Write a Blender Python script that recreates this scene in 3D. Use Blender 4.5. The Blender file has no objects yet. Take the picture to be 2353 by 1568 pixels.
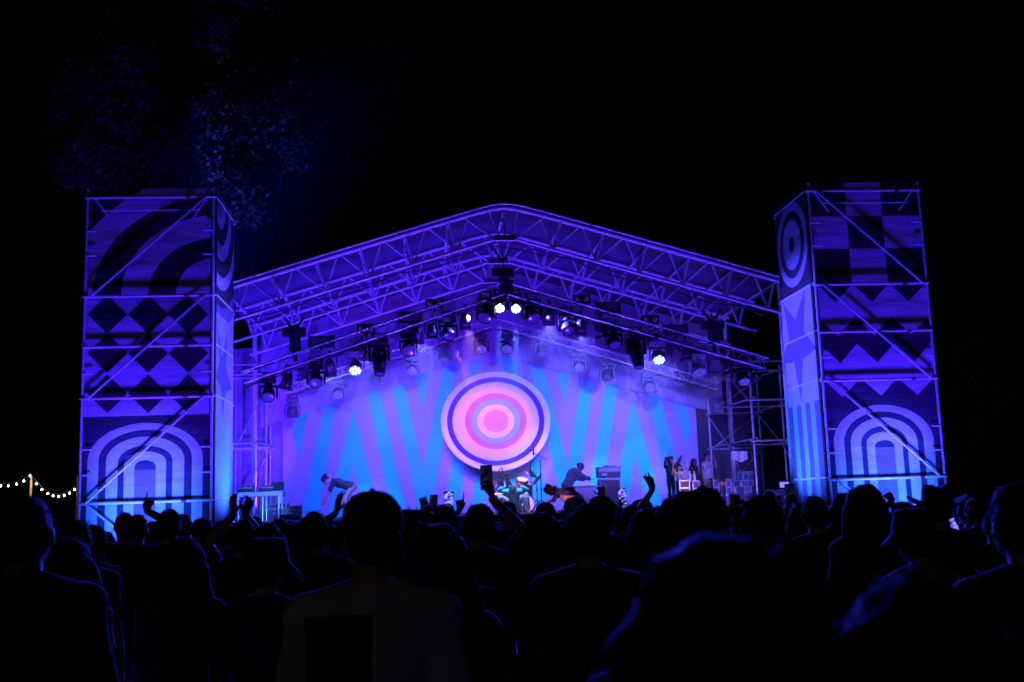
import bpy, bmesh, math, random
from mathutils import Vector, Matrix, noise
R = random.Random(7)
rad = math.radians
S = bpy.context.scene
COL = S.collection

# ------------------------------------------------------------------ camera
F_PX, PW, PH = 2433.58, 2353.0, 1568.0
PIT, ROL, YAW = rad(8.6807), rad(-1.9057), rad(4.7387)
CAM = Vector((0, 0, 1.7))
_f = Vector((math.sin(YAW) * math.cos(PIT), math.cos(YAW) * math.cos(PIT), math.sin(PIT)))
_r0 = Vector((math.cos(YAW), -math.sin(YAW), 0)); _u0 = _r0.cross(_f)
_r = math.cos(ROL) * _r0 + math.sin(ROL) * _u0
_u = -math.sin(ROL) * _r0 + math.cos(ROL) * _u0
cd = bpy.data.cameras.new('camera'); cam = bpy.data.objects.new('camera', cd); COL.objects.link(cam)
M = Matrix.Identity(4)
for i in range(3):
    M[i][0] = _r[i]; M[i][1] = _u[i]; M[i][2] = -_f[i]; M[i][3] = CAM[i]
cam.matrix_world = M
cd.sensor_width = 36; cd.lens = F_PX / PW * 36
cd.clip_start = .05; cd.clip_end = 900
cd.dof.use_dof = True; cd.dof.focus_distance = 24.5; cd.dof.aperture_fstop = 4.5
S.camera = cam
# ------------------------------------------------------------------ night sky, added crowd fill, exposure
w = bpy.data.worlds.new('World'); S.world = w; w.use_nodes = True
wt = w.node_tree; bg = wt.nodes['Background']
sky = wt.nodes.new('ShaderNodeTexSky'); sky.sky_type = 'NISHITA'; sky.sun_disc = False
sky.sun_elevation = rad(24); sky.sun_rotation = rad(200)
wt.links.new(sky.outputs[0], bg.inputs[0]); bg.inputs[1].default_value = .00004
ml = bpy.data.lights.new('crowd_fill', 'SUN'); ml.energy = .016; ml.angle = rad(.5); ml.color = (1, .88, .74)  # unseen warm fill from behind the camera, added for the crowd's backs
mo = bpy.data.objects.new('crowd_fill', ml); COL.objects.link(mo)
mo.rotation_euler = Vector((math.sin(rad(20)) * .9, .9, -.42)).to_track_quat('-Z', 'Y').to_euler()
S.view_settings.view_transform = 'Standard'; S.view_settings.look = 'None'
S.view_settings.exposure = 0; S.view_settings.gamma = 1
S.cycles.max_bounces = 5; S.cycles.diffuse_bounces = 2; S.cycles.glossy_bounces = 2; S.cycles.volume_bounces = 0
S.cycles.sample_clamp_indirect = 2; S.cycles.sample_clamp_direct = 0
S.cycles.use_denoising = True

# ------------------------------------------------------------------ helpers
def ray(px, py): return _f * F_PX + _r * (px - PW / 2) + _u * (PH / 2 - py)
def at(px, py, Y):
    d = ray(px, py); return CAM + d * (Y / d.y)
def atx(px, py, X):
    d = ray(px, py); return CAM + d * (X / d.x)
def pix(p):
    d = Vector(p) - CAM; z = d.dot(_f)
    return PW / 2 + F_PX * d.dot(_r) / z, PH / 2 - F_PX * d.dot(_u) / z

def tag(o, label=None, cat=None, group=None, kind=None):
    if label: o['label'] = label
    if cat: o['category'] = cat
    if group: o['group'] = group
    if kind: o['kind'] = kind
    return o
def empty(name, loc=(0, 0, 0), rz=0, label=None, cat=None, group=None):
    o = bpy.data.objects.new(name, None); COL.objects.link(o)
    o.location = loc; o.rotation_euler = (0, 0, rz); o.empty_display_size = .1
    return tag(o, label, cat, group)
def copy_tree(o, parent=None):
    c = o.copy(); COL.objects.link(c)
    if parent: c.parent = parent
    for ch in list(o.children): copy_tree(ch, c)
    return c
def link(name, me, parent=None, loc=None):
    o = bpy.data.objects.new(name, me); COL.objects.link(o)
    if parent: o.parent = parent
    if loc is not None: o.location = loc
    return o

class MB:
    def __init__(s): s.v = []; s.f = []; s.m = []; s.sm = []
    def add(s, vs, fs, m=0, smooth=False):
        b = len(s.v); s.v += [tuple(x) for x in vs]
        for f in fs: s.f.append([b + i for i in f]); s.m.append(m); s.sm.append(smooth)
        return s
    def box(s, c, d, m=0, rot=None):
        c = Vector(c); vs = []
        for x in (-.5, .5):
            for y in (-.5, .5):
                for z in (-.5, .5):
                    p = Vector((x * d[0], y * d[1], z * d[2]))
                    vs.append(c + (rot @ p if rot else p))
        return s.add(vs, [(0, 1, 3, 2), (4, 6, 7, 5), (0, 4, 5, 1), (2, 3, 7, 6), (0, 2, 6, 4), (1, 5, 7, 3)], m)
    def bbox(s, c, d, b=.01, m=0, rot=None):          # box with chamfered edges
        bm = bmesh.new(); bmesh.ops.create_cube(bm, size=1)
        for v in bm.verts: v.co = Vector((v.co.x * d[0], v.co.y * d[1], v.co.z * d[2]))
        bmesh.ops.bevel(bm, geom=bm.edges[:], offset=b, segments=2, affect='EDGES', profile=.7)
        c = Vector(c); bm.verts.ensure_lookup_table()
        vs = [c + (rot @ v.co if rot else v.co) for v in bm.verts]
        s.add(vs, [[v.index for v in f.verts] for f in bm.faces], m); bm.free(); return s
    def tube(s, p, q, r, r2=None, n=8, m=0, caps=True):
        p = Vector(p); q = Vector(q); r2 = r if r2 is None else r2
        d = (q - p)
        if d.length < 1e-6: return s
        d.normalize(); a = d.orthogonal().normalized(); b = d.cross(a); vs = []
        for k in range(n):
            t = 2 * math.pi * k / n; e = a * math.cos(t) + b * math.sin(t)
            vs += [p + e * r, q + e * r2]
        fs = [(2 * k, 2 * ((k + 1) % n), 2 * ((k + 1) % n) + 1, 2 * k + 1) for k in range(n)]
        s.add(vs, fs, m, True)
        if caps:
            s.add([vs[2 * k] for k in range(n)], [tuple(range(n))[::-1]], m)
            s.add([vs[2 * k + 1] for k in range(n)], [tuple(range(n))], m)
        return s
    def path(s, pts, r, n=6, m=0):
        for a, b in zip(pts[:-1], pts[1:]): s.tube(a, b, r, n=n, m=m)
        return s
    def ell(s, c, d, m=0, rot=None, nu=14, nv=9):
        c = Vector(c); vs = []
        for j in range(nv + 1):
            th = math.pi * j / nv
            for i in range(nu):
                ph = 2 * math.pi * i / nu
                p = Vector((d[0] * math.sin(th) * math.cos(ph), d[1] * math.sin(th) * math.sin(ph), d[2] * math.cos(th)))
                vs.append(c + (rot @ p if rot else p))
        fs = []
        for j in range(nv):
            for i in range(nu):
                a = j * nu + i; b = j * nu + (i + 1) % nu
                if j == 0: fs.append((a, a + nu, b + nu))
                elif j == nv - 1: fs.append((a, a + nu, b))
                else: fs.append((a, a + nu, b + nu, b))
        return s.add(vs, fs, m, True)
    def cap(s, p, q, r1, r2, m=0):                    # tapered limb segment with round ends
        s.tube(p, q, r1, r2, n=12, m=m); s.ell(p, (r1,) * 3, m, nu=12, nv=8); s.ell(q, (r2,) * 3, m, nu=12, nv=8); return s
    def lathe(s, prof, c=(0, 0, 0), n=20, m=0, rot=None, sx=1, sy=1):
        c = Vector(c); vs = []
        for (r, z) in prof:
            for i in range(n):
                t = 2 * math.pi * i / n; p = Vector((r * math.cos(t) * sx, r * math.sin(t) * sy, z)); vs.append(c + (rot @ p if rot else p))
        fs = [(j * n + i, j * n + (i + 1) % n, (j + 1) * n + (i + 1) % n, (j + 1) * n + i) for j in range(len(prof) - 1) for i in range(n)]
        return s.add(vs, fs, m, True)
    def poly(s, pts, m=0): return s.add(pts, [tuple(range(len(pts)))], m)
    def mesh(s, name, mats):
        me = bpy.data.meshes.new(name); me.from_pydata(s.v, [], s.f)
        for x in (mats if isinstance(mats, (list, tuple)) else [mats]): me.materials.append(x)
        me.polygons.foreach_set('material_index', s.m); me.polygons.foreach_set('use_smooth', s.sm)
        me.update(); return me
    def build(s, name, mats, parent=None, loc=None): return link(name, s.mesh(name, mats), parent, loc)

WORK = bpy.data.scenes.new('work')                    # empty side scene: modifiers are applied there, then it is removed
def evald(me, mods):
    o = bpy.data.objects.new('tmp', me); WORK.collection.objects.link(o)
    for ty, kw in mods:
        md = o.modifiers.new(ty, ty)
        for k, v in kw.items(): setattr(md, k, v)
    with bpy.context.temp_override(scene=WORK, view_layer=WORK.view_layers[0]): dg = bpy.context.evaluated_depsgraph_get()
    dg.update()
    out = bpy.data.meshes.new_from_object(o.evaluated_get(dg))
    bpy.data.objects.remove(o); bpy.data.meshes.remove(me)
    return out
def blob(mb, name, mats, vox=.012, sm=3, ratio=1.0, fac=.5):
    me = mb.mesh(name, []); me.materials.clear()
    mods = [('REMESH', dict(mode='VOXEL', voxel_size=vox)), ('SMOOTH', dict(factor=fac, iterations=sm))]
    if ratio < 1: mods.append(('DECIMATE', dict(ratio=ratio)))
    out = evald(me, mods); out.name = name
    for x in (mats if isinstance(mats, (list, tuple)) else [mats]): out.materials.append(x)
    for p in out.polygons: p.use_smooth = True
    return out

# ------------------------------------------------------------------ materials
def mat(name, col, rough=.6, metal=0, var=.18, scale=6, bump=0, bscale=None, emit=None, estr=0, stretch=None, bdist=.05, trans=0, sheen=0):
    m = bpy.data.materials.new(name); m.use_nodes = True; t = m.node_tree; b = t.nodes['Principled BSDF']
    b.inputs['Roughness'].default_value = rough; b.inputs['Metallic'].default_value = metal
    b.inputs['Base Color'].default_value = (*col, 1)
    tc = t.nodes.new('ShaderNodeTexCoord'); mp = t.nodes.new('ShaderNodeMapping'); t.links.new(tc.outputs['Object'], mp.inputs[0])
    if stretch: mp.inputs['Scale'].default_value = stretch
    if var:
        n = t.nodes.new('ShaderNodeTexNoise'); n.inputs['Scale'].default_value = scale; n.inputs['Detail'].default_value = 5
        t.links.new(mp.outputs[0], n.inputs['Vector'])
        r = t.nodes.new('ShaderNodeMapRange'); r.inputs['From Min'].default_value = .3; r.inputs['From Max'].default_value = .7
        r.inputs['To Min'].default_value = 1 - var; r.inputs['To Max'].default_value = 1 + var * .6
        t.links.new(n.outputs['Fac'], r.inputs['Value'])
        mx = t.nodes.new('ShaderNodeVectorMath'); mx.operation = 'SCALE'; mx.inputs[0].default_value = col
        t.links.new(r.outputs[0], mx.inputs['Scale']); t.links.new(mx.outputs[0], b.inputs['Base Color'])
    if bump:
        n2 = t.nodes.new('ShaderNodeTexNoise'); n2.inputs['Scale'].default_value = bscale or scale * 3; n2.inputs['Detail'].default_value = 4
        t.links.new(mp.outputs[0], n2.inputs['Vector'])
        bp = t.nodes.new('ShaderNodeBump'); bp.inputs['Strength'].default_value = bump; bp.inputs['Distance'].default_value = bdist
        t.links.new(n2.outputs['Fac'], bp.inputs['Height']); t.links.new(bp.outputs[0], b.inputs['Normal'])
    if emit:
        b.inputs['Emission Color'].default_value = (*emit, 1); b.inputs['Emission Strength'].default_value = estr
    if trans:
        tl = t.nodes.new('ShaderNodeBsdfTranslucent'); tl.inputs[0].default_value = (*col, 1)
        ad = t.nodes.new('ShaderNodeMixShader'); ad.inputs[0].default_value = trans; out = t.nodes['Material Output']
        t.links.new(b.outputs[0], ad.inputs[1]); t.links.new(tl.outputs[0], ad.inputs[2]); t.links.new(ad.outputs[0], out.inputs[0])
    if 'hair' in name or 'fabric' in name: b.inputs['Specular IOR Level'].default_value = .2
    if sheen: b.inputs['Sheen Weight'].default_value = sheen
    return m
WR = (.45, 1, 1.7)     # wide sideways wrinkles on hung print cloth
def cloth(name, col): return mat(name, col, .75, var=.1, scale=3, bump=.8, bscale=.75, stretch=WR, bdist=.2)
alu = mat('aluminium_tube', (.62, .62, .64), .38, .75, var=.25, scale=12)
galv = mat('galvanised_steel', (.5, .5, .5), .5, .6, var=.3, scale=9)
tube_m = mat('zinc_bright_tube', (.85, .86, .88), .5, .15, var=.2, scale=9)
steel_dark = mat('dark_steel', (.04, .04, .045), .5, .4)
black = mat('black_plastic', (.022, .022, .025), .45, var=.3)
black_cloth = mat('black_cloth', (.02, .02, .022), .95, var=.3, bump=.4, bscale=3)
canopy_m = mat('roof_membrane', (.075, .06, .13), .28, var=.3, scale=1.2, bump=.8, bscale=1.3, stretch=(1, .6, 1))
deck_m = mat('deck_plywood', (.09, .08, .08), .5, var=.4, scale=3)
ground_m = mat('trodden_earth', (.06, .05, .04), .95, var=.4, scale=2, bump=.6)
asph_red = mat('red_tape', (.5, .03, .03), .5)
white_pl = mat('white_plastic', (.75, .75, .75), .4)
wood_post = mat('raw_timber', (.35, .2, .09), .8, var=.4, scale=20)
chrome = mat('chrome', (.8, .8, .8), .18, 1, var=0)

# ------------------------------------------------------------------ ground
g = MB(); g.poly([(-400, -60, 0), (400, -60, 0), (400, 600, 0), (-400, 600, 0)])
tag(g.build('ground', ground_m), kind='structure')

# ------------------------------------------------------------------ stage platform
XC = 1.88; DZ = 1.45
YT = [23.75, 26.1, 28.45, 30.75]
root = empty('stage_platform', (XC, 23, 0), label='raised black stage deck with skirted front under the pitched roof', cat='stage')
b = MB(); b.box((0, 4.1, DZ - .06), (12.6, 8.4, .12)); b.build('deck', deck_m, root)
b = MB()
nn = 120; vs = []
for i in range(nn + 1):
    x = -6.3 + 12.6 * i / nn; y = -.13 + .04 * math.sin(i * 1.9)
    vs += [(x, y, .01), (x, y, DZ - .12)]
b.add(vs, [(2 * i, 2 * i + 2, 2 * i + 3, 2 * i + 1) for i in range(nn)], 0, True); b.build('skirt', black_cloth, root)
for x in (-6, -3, 0, 3, 6):
    for y in (.4, 4, 7.8):
        b = MB(); b.tube((x, y, 0), (x, y, DZ - .12), .04); b.build('leg', galv, root)

# ------------------------------------------------------------------ towers with printed banners
XL0, XL1, XR0, XR1 = -6.79, -4.237, 8.24, 10.73
YF, YB = 21.5, 23.57; ZT = 8.31
pale = cloth('banner_pale', (.5, .52, .62)); inkb = cloth('banner_dark_print', (.022, .022, .03))
inkv = cloth('banner_violet_print', (.034, .022, .05)); mid = cloth('banner_mid_print', (.2, .15, .27)); cyan_c = cloth('banner_cyan_print', (.3, .62, .72))
BAN = [pale, inkb, inkv, mid, cyan_c]

def clip(poly, lo, hi):
    for ax in (0, 1):
        for lim, sg in ((lo[ax], 1), (hi[ax], -1)):
            out = []
            for i in range(len(poly)):
                a, c = poly[i - 1], poly[i]; da, dc = (a[ax] - lim) * sg, (c[ax] - lim) * sg
                if da >= 0 and dc >= 0: out.append(c)
                elif da >= 0 or dc >= 0:
                    t = da / (da - dc); q = (a[0] + (c[0] - a[0]) * t, a[1] + (c[1] - a[1]) * t)
                    out += [q] if da >= 0 else [q, c]
            poly = out
            if not poly: return []
    return poly
class Sheet:                                         # flat printed sheet, pattern polygons 3 mm apart
    def __init__(s, lo, hi, to3, nrm, base):
        s.lo, s.hi, s.to3, s.n, s.mb, s.lev = lo, hi, to3, Vector(nrm), MB(), 0
        s.put([(lo[0], lo[1]), (hi[0], lo[1]), (hi[0], hi[1]), (lo[0], hi[1])], base, 0)
    def put(s, p, m, lev):
        p = clip(p, s.lo, s.hi)
        if len(p) > 2: s.mb.poly([s.to3(*q) + s.n * (.003 * lev) for q in p], m)
    def ring(s, c, r0, r1, m, lev, n=72):
        for i in range(n):
            a, e = 2 * math.pi * i / n, 2 * math.pi * (i + 1) / n
            f = lambda r, t: (c[0] + r[0] * math.cos(t), c[1] + r[1] * math.sin(t))
            if r0[0] > 0: s.put([f(r0, a), f(r1, a), f(r1, e), f(r0, e)], m, lev)
            else: s.put([tuple(c), f(r1, a), f(r1, e)], m, lev)
    def arch(s, cx, z0, zs, hw, rise, m, lev, n=40):
        p = [(cx + hw, z0)] + [(cx + hw * math.cos(math.pi * i / n), zs + rise * math.sin(math.pi * i / n)) for i in range(n + 1)] + [(cx - hw, z0)]
        s.put(p, m, lev)
def fx(px, py): p = at(px, py, YF); return (p.x, p.z)
def front_sheet(x0, x1, base): return Sheet((x0, .05), (x1, ZT), lambda u, v: Vector((u, YF, v)), (0, -1, 0), base)
def arches(sh, cx, zt, specs, z0=.05):
    for k, (hw, ztop, zs, m) in enumerate(specs): sh.arch(cx, z0, zs, hw, ztop - zs, m, 2 + k)

def tower_frame(root, x0, x1, diag):
    Y0 = YF - .07
    for (x, y) in ((x0 + .02, Y0), (x1 - .02, Y0), (x0 + .02, YB), (x1 - .02, YB)):
        m = MB(); m.tube((x, y, 0), (x, y, ZT), .026)
        for z in (1.95, 4, 6.05, 8.1): m.lathe([(.026, -.02), (.06, -.012), (.06, .012), (.026, .02)], (x, y, z), 10)
        m.build('standard', tube_m, root)
    for z in (1.95, 4.0, 5.03, 6.05, 8.1):
        m = MB(); xa, xb = x0 + .12, x1 - .12
        m.tube((xa - .1, Y0 - .03, z), (xb + .1, Y0 - .03, z), .03)
        led = m.build('ledger', tube_m, root)
        m = MB(); m.tube((xa + (xb - xa) * .8, Y0 - .03, z), (xa + (xb - xa) * .8 + .1, Y0 - .03, z), .0325); m.build('tape_mark', asph_red, led)
        m = MB(); m.tube((x0, Y0, z + .05), (x0, YB, z + .05), .024); m.build('transom', tube_m, root)
        m = MB(); m.tube((x1, Y0 + .14, z + .05), (x1, YB - .05, z + .05), .024); m.build('transom', tube_m, root)
    m = MB(); m.tube((x0 + .3, Y0 - .02, 7.83), (x1 - .3, Y0 - .02, 7.83), .014); m.build('ledger', tube_m, root)
    for z in (6.9, 7.4, 4.5, 3, 2.5):
        for x in (x0 + .02, x1 - .02):
            m = MB(); s = 1 if x < (x0 + x1) / 2 else -1; m.tube((x, Y0 - .02, z), (x + s * .2, Y0 - .02, z), .018); m.build('bracket', tube_m, root)
    for (za, zb, fl) in diag:
        xa, xb = (x0 + .15, x1 - .15) if fl else (x1 - .15, x0 + .15)
        m = MB(); m.tube((xa, Y0 - .075, za), (xb, Y0 - .075, zb), .024); m.build('brace', tube_m, root)
    for s, x in ((1, x0), (-1, x1)):
        m = MB(); m.tube((x + s * .02, Y0 - .02, 8.29), (x + s * .62, Y0 + .12, 7.45), .022); m.build('brace', tube_m, root)

# left tower
tl = empty('scaffold_tower', (0, 0, 0), label='left scaffold tower wrapped in printed banners with quarter rings above dark diamonds', cat='tower', group='scaffold towers flanking the stage')
sh = front_sheet(XL0, XL1, 0)
z1, z2 = fx(330, 677)[1], fx(330, 955.5)[1]
c = fx(499, 672); sc = at(400, 672, YF).x - at(300, 672, YF).x; sc /= 100
hi_save = sh.lo, sh.hi
sh.lo = (XL0, z1)
sh.put([(XL0, z1), (XL1, z1), (XL1, ZT), (XL0, ZT)], 1, 1)
for r0, r1 in (((286, 228), (346, 282)), ((159, 128), (221, 183)), ((0, 0), (95, 82))):
    sh.ring(c, (r0[0] * sc, r0[1] * sc * 1.03), (r1[0] * sc, r1[1] * sc * 1.03), 0, 2)
sh.lo = (XL0, z2); sh.hi = (XL1, z1)
for py in (722.7, 812.4, 905.3):
    for px in (153, 246.7, 340.3, 432.6):
        q = [fx(px, py - 45), fx(px + 46, py), fx(px, py + 45), fx(px - 46, py)]
        if px > 160: sh.put(q, 1, 1)
sh.lo, sh.hi = (XL0, .05), (XL1, z2)
sh.put([(XL0, .05), (XL1, .05), (XL1, z2), (XL0, z2)], 2, 1)
cx = fx(334.4, 1050)[0]
zz = lambda cy: fx(334.4, 804.2 + .25645 * cy)[1]
hw = lambda n: n * .25645 * sc
arches(sh, cx, 0, [(hw(503), zz(655), zz(985), 0), (hw(408), zz(718), zz(985), 2), (hw(341), zz(778), zz(990), 0), (hw(238), zz(860), zz(1000), 2),
                   (hw(183), zz(912), zz(1005), 0), (hw(93), zz(995), zz(1050), 3)])
sh.arch(cx, zz(1075), zz(1050), hw(92), zz(995) - zz(1050), 2, 9)
sh.lo, sh.hi = hi_save
sh.mb.build('front_banner', BAN, tl)
# inner side banner of the left tower
def side_sheet(x, nx, base): return Sheet((YF + .1, .05), (YB, ZT - .03), lambda u, v: Vector((x, u, v)), (nx, 0, 0), base)
s2 = side_sheet(XL1 + .002, 1, 0); full = s2.lo, s2.hi
s2.lo = (YF + .1, 5.75)
for k, (a, e, m) in enumerate(((1.9, 2.3, 1), (1.25, 1.62, 1), (.55, .9, 1), (0, .3, 3), (2.3, 2.7, 3))):
    s2.ring((22.0, 8.1), (a, a * .95), (e, e * .95), m, 1)
s2.lo, s2.hi = (YF + .1, 3.6), (YB, 5.6)
st = [(21.75, 5.5), (22.3, 4.9), (22.9, 5.55), (22.75, 4.75), (23.4, 4.35), (22.7, 4.2), (22.4, 3.65), (22.2, 4.25), (21.7, 4.4), (22.05, 4.8)]
s2.put([st[i] for i in (0, 1, 9)], 3, 1); s2.put([st[i] for i in (1, 2, 3)], 3, 1); s2.put([st[i] for i in (3, 4, 5)], 3, 1)
s2.put([st[i] for i in (5, 6, 7)], 3, 1); s2.put([st[i] for i in (7, 8, 9)], 3, 1); s2.put([st[i] for i in (1, 3, 5, 7, 9)], 3, 1)
s2.lo, s2.hi = (YF + .1, .05), (YB, 3.6)
for k in range(4):
    y0 = YF + .45 + k * .46; s2.put([(y0, .05), (y0 + .27, .05), (y0 + .27, 3.6), (y0, 3.6)], 4, 1)
s2.lo, s2.hi = full
s2.mb.build('side_banner', BAN, tl)
b = MB(); b.box((XL1 - .03, YF - .02, ZT / 2), (.11, .03, ZT - .1)); b.box((XL1 + .012, YF + .05, ZT / 2), (.02, .1, ZT - .1)); b.build('corner_trim', black_cloth, tl)
tower_frame(tl, XL0, XL1, [(6.05, 8.1, True), (4.0, 6.05, True), (1.95, 4.0, True), (0.1, 1.95, False)])

# right tower
tr = empty('scaffold_tower', (0, 0, 0), label='right scaffold tower wrapped in printed banners with chequers above zigzags', cat='tower', group='scaffold towers flanking the stage')
sh = front_sheet(XR0, XR1, 0)
def f3(cx, cy): return fx(1752.1 + .25645 * cx, 402.1 + .25645 * cy)
def f4(cx, cy): return fx(1752.1 + .25645 * cx, 804.2 + .25645 * cy)
za, zb, zc, zd = ZT, f3(760, 372)[1], f3(770, 664)[1], f3(800, 968)[1]
xs = [XR0, f3(765, 520)[0], f3(1085, 520)[0], XR1]
for r, (zt_, zb_) in enumerate(((za, zb), (zb, zc), (zc, zd))):
    for cidx in range(3):
        if (r + cidx) % 2 == 0: sh.put([(xs[cidx], zb_), (xs[cidx + 1], zb_), (xs[cidx + 1], zt_), (xs[cidx], zt_)], 1, 1)
for tri in (((505, 995), (790, 995), (652, 1142)), ((820, 995), (1115, 990), (983, 1140)), ((1150, 990), (1450, 985), (1310, 1132))):
    sh.put([f3(*q) for q in tri], 1, 1)
up = [f3(505, 1292), f3(680, 1445), f3(830, 1278), f3(1003, 1440), f3(1160, 1270), f3(1330, 1430), f3(1490, 1275)]
dn = [f3(530, 1530), f4(700, 122), f3(845, 1512), f4(1030, 115), f3(1180, 1508), f4(1365, 105), f3(1515, 1490)]
for i in range(6): sh.put([up[i], up[i + 1], dn[i + 1], dn[i]], 1, 1)
lo2 = [f4(555, 275), f4(720, 425), f4(875, 253), f4(1065, 412), f4(1208, 245), f4(1390, 405), f4(1540, 245)]
for i in range(6): sh.put([(lo2[i][0], .05), (lo2[i + 1][0], .05), lo2[i + 1], lo2[i]], 2, 1)
zz4 = lambda cy: f4(1095, cy)[1]
cx = f4(1095, 900)[0]; h4 = lambda n: n * .25645 * (at(2050, 1000, YF).x - at(1950, 1000, YF).x) / 100
arches(sh, cx, 0, [(h4(448), zz4(492), zz4(820), 0), (h4(357), zz4(553), zz4(825), 2), (h4(300), zz4(607), zz4(830), 0), (h4(207), zz4(685), zz4(835), 2),
                   (h4(160), zz4(735), zz4(840), 0), (h4(87), zz4(813), zz4(868), 3)])
sh.arch(cx, zz4(875), zz4(868), h4(86), zz4(813) - zz4(868), 2, 9)
sh.mb.build('front_banner', BAN, tr)
def sx3(cx, cy): p = atx(1752.1 + .25645 * cx, 402.1 + .25645 * cy, XR0); return (p.y, p.z)
def sx4(cx, cy): p = atx(1752.1 + .25645 * cx, 804.2 + .25645 * cy, XR0); return (p.y, p.z)
s2 = side_sheet(XR0 - .002, -1, 0); full = s2.lo, s2.hi
zs1 = (sx3(155, 1150)[1] + sx3(440, 962)[1]) / 2; zs2 = (sx4(215, 540)[1] + sx4(520, 432)[1]) / 2
YMID = (YF + YB) / 2 + .03
s2.put([(YF, zs1), (YB, zs1), (YB, ZT), (YF, ZT)], 2, 1)
cz = (sx3(247, 642)[1]); kz = .25645 * 22.6 / F_PX
for r, m in ((400, 0), (318, 2), (238, 0), (75, 2)):
    s2.ring((YMID, cz), (0, 0), (.97 * r / 400, r * kz), m, 2 + [400, 318, 238, 75].index(r))
P = [sx3(190, 1165), sx3(297, 1300), sx3(380, 1030), sx3(370, 1395), sx3(490, 1560), sx3(364, 1650), sx4(350, 465), sx3(287, 1680), sx3(172, 1700), sx3(240, 1470)]
for q in ((0, 1, 9), (1, 2, 3), (3, 4, 5), (5, 6, 7), (7, 8, 9), (1, 3, 5, 7, 9)): s2.put([P[i] for i in q], 3, 1)
s2.lo, s2.hi = (YF + .1, .05), (YB, zs2)
wd = (YB - YF - .1) / 7.2
for k in range(8):
    y1 = YB - k * wd; s2.put([(y1 - wd, .05), (y1, .05), (y1, zs2), (y1 - wd, zs2)], (3, 4)[k % 2], 1)
s2.lo, s2.hi = full
s2.mb.build('side_banner', BAN, tr)
b = MB(); b.box((XR0 + .03, YF - .02, ZT / 2), (.11, .03, ZT - .1)); b.box((XR0 - .012, YF + .05, ZT / 2), (.02, .1, ZT - .1)); b.build('corner_trim', black_cloth, tr)
tower_frame(tr, XR0, XR1, [(8.1, 6.05, True), (6.05, 4.0, True), (4.0, 1.95, True), (1.95, .1, True)])

# ------------------------------------------------------------------ roof: membrane on four pitched lattice trusses
LB = 1.0; SL = .3; AR = .28
Z0 = at(1158, 478, YT[0]).z + SL * AR
def zt(x): return Z0 - SL * math.sqrt((x - XC) ** 2 + AR ** 2)
HALF = 6.55; CH = .73
roof = empty('stage_roof', (XC, 26, DZ), label='pitched white stage roof on lattice trusses between the two towers', cat='stage roof')
inv = Matrix.Translation(-roof.location)
class RB(MB):
    def build(s, name, mats, parent=None):
        if parent is roof: s.v = [tuple(Vector(v) - roof.location) for v in s.v]
        elif parent is not None: s.v = [tuple(Vector(v) - roof.location) for v in s.v]
        return MB.build(s, name, mats, parent)
b = RB(); N = 132; M_ = 16; vs = []
for j in range(M_ + 1):
    y = YT[0] - .12 + (YT[-1] - YT[0] + .4) * j / M_
    sag = -.05 * abs(math.sin(math.pi * j / M_ * 3))
    for i in range(N + 1):
        x = XC - HALF + 2 * HALF * i / N; vs.append((x, y, zt(x) + .065 + sag + .05 * math.sin(math.pi * (abs(x - XC) - .32) / LB) ** 2 * max(.25, math.sin(math.pi * (y - YT[0]) / 2.35) ** 2)))
n1 = len(vs); vs += [(x, y, z + .03) for (x, y, z) in vs]
fs = []
for j in range(M_):
    for i in range(N):
        a = j * (N + 1) + i; q = (a, a + 1, a + N + 2, a + N + 1); fs += [q[::-1], tuple(k + n1 for k in q)]
for i in range(N):
    fs.append((i, i + 1, i + 1 + n1, i + n1)); a = M_ * (N + 1) + i; fs.append((a + 1, a, a + n1, a + 1 + n1))
b.add(vs, fs, 0, True); b.build('canopy', canopy_m, roof)
b = RB()
pr = [(XC - HALF + 2 * HALF * i / 60, YT[0] - .13) for i in range(61)]
b.path([(x, y, zt(x) + .075) for x, y in pr], .034, 8); b.build('edge_rail', alu, roof)
LB = 1.0
for ti, Y in enumerate(YT):
    tb = RB(); b1 = RB()
    xs = [XC - HALF + 2 * HALF * i / 60 for i in range(61)]
    tb.path([(x, Y, zt(x)) for x in xs], .05, 8)
    t = tb.build('roof_truss', tube_m, roof)
    zb = lambda x: Z0 - CH - SL * max(abs(x - XC), .28) - .03
    b1.path([(x, Y, zb(x)) for x in [XC - HALF, XC - .28, XC + .28, XC + HALF]], .036, 8)
    b1.build('bottom_chord', tube_m, t)
    b2 = RB()
    for s in (-1, 1):
        for k in range(1, 7):
            xb = XC + s * (k * LB + .1); pb = Vector((xb, Y, zb(xb)))
            xp = xb + s * SL * CH * .9
            b2.tube(pb, (xp, Y, zt(xp)), .034, n=6)
            for e in (-.47, .47):
                xd = xp + e * LB
                if abs(xd - XC) < HALF: b2.tube(pb, (xd, Y, zt(xd)), .024, n=6)
    pb = Vector((XC, Y, zb(XC)))
    for dx in (-.34, 0, .34): b2.tube(pb + Vector((dx * .3, 0, 0)), (XC + dx, Y, zt(XC + dx)), .03, n=6)
    for s in (-1, 1): b2.tube(pb + Vector((s * .2, 0, 0)), (XC + s * .95, Y, zt(XC + .95)), .024, n=6)
    b2.build('web', tube_m, t)
    b3 = RB(); b3.box((XC, Y - .05, zb(XC) + .04), (.5, .012, .12)); b3.build('ridge_plate', steel_dark, t)
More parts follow.
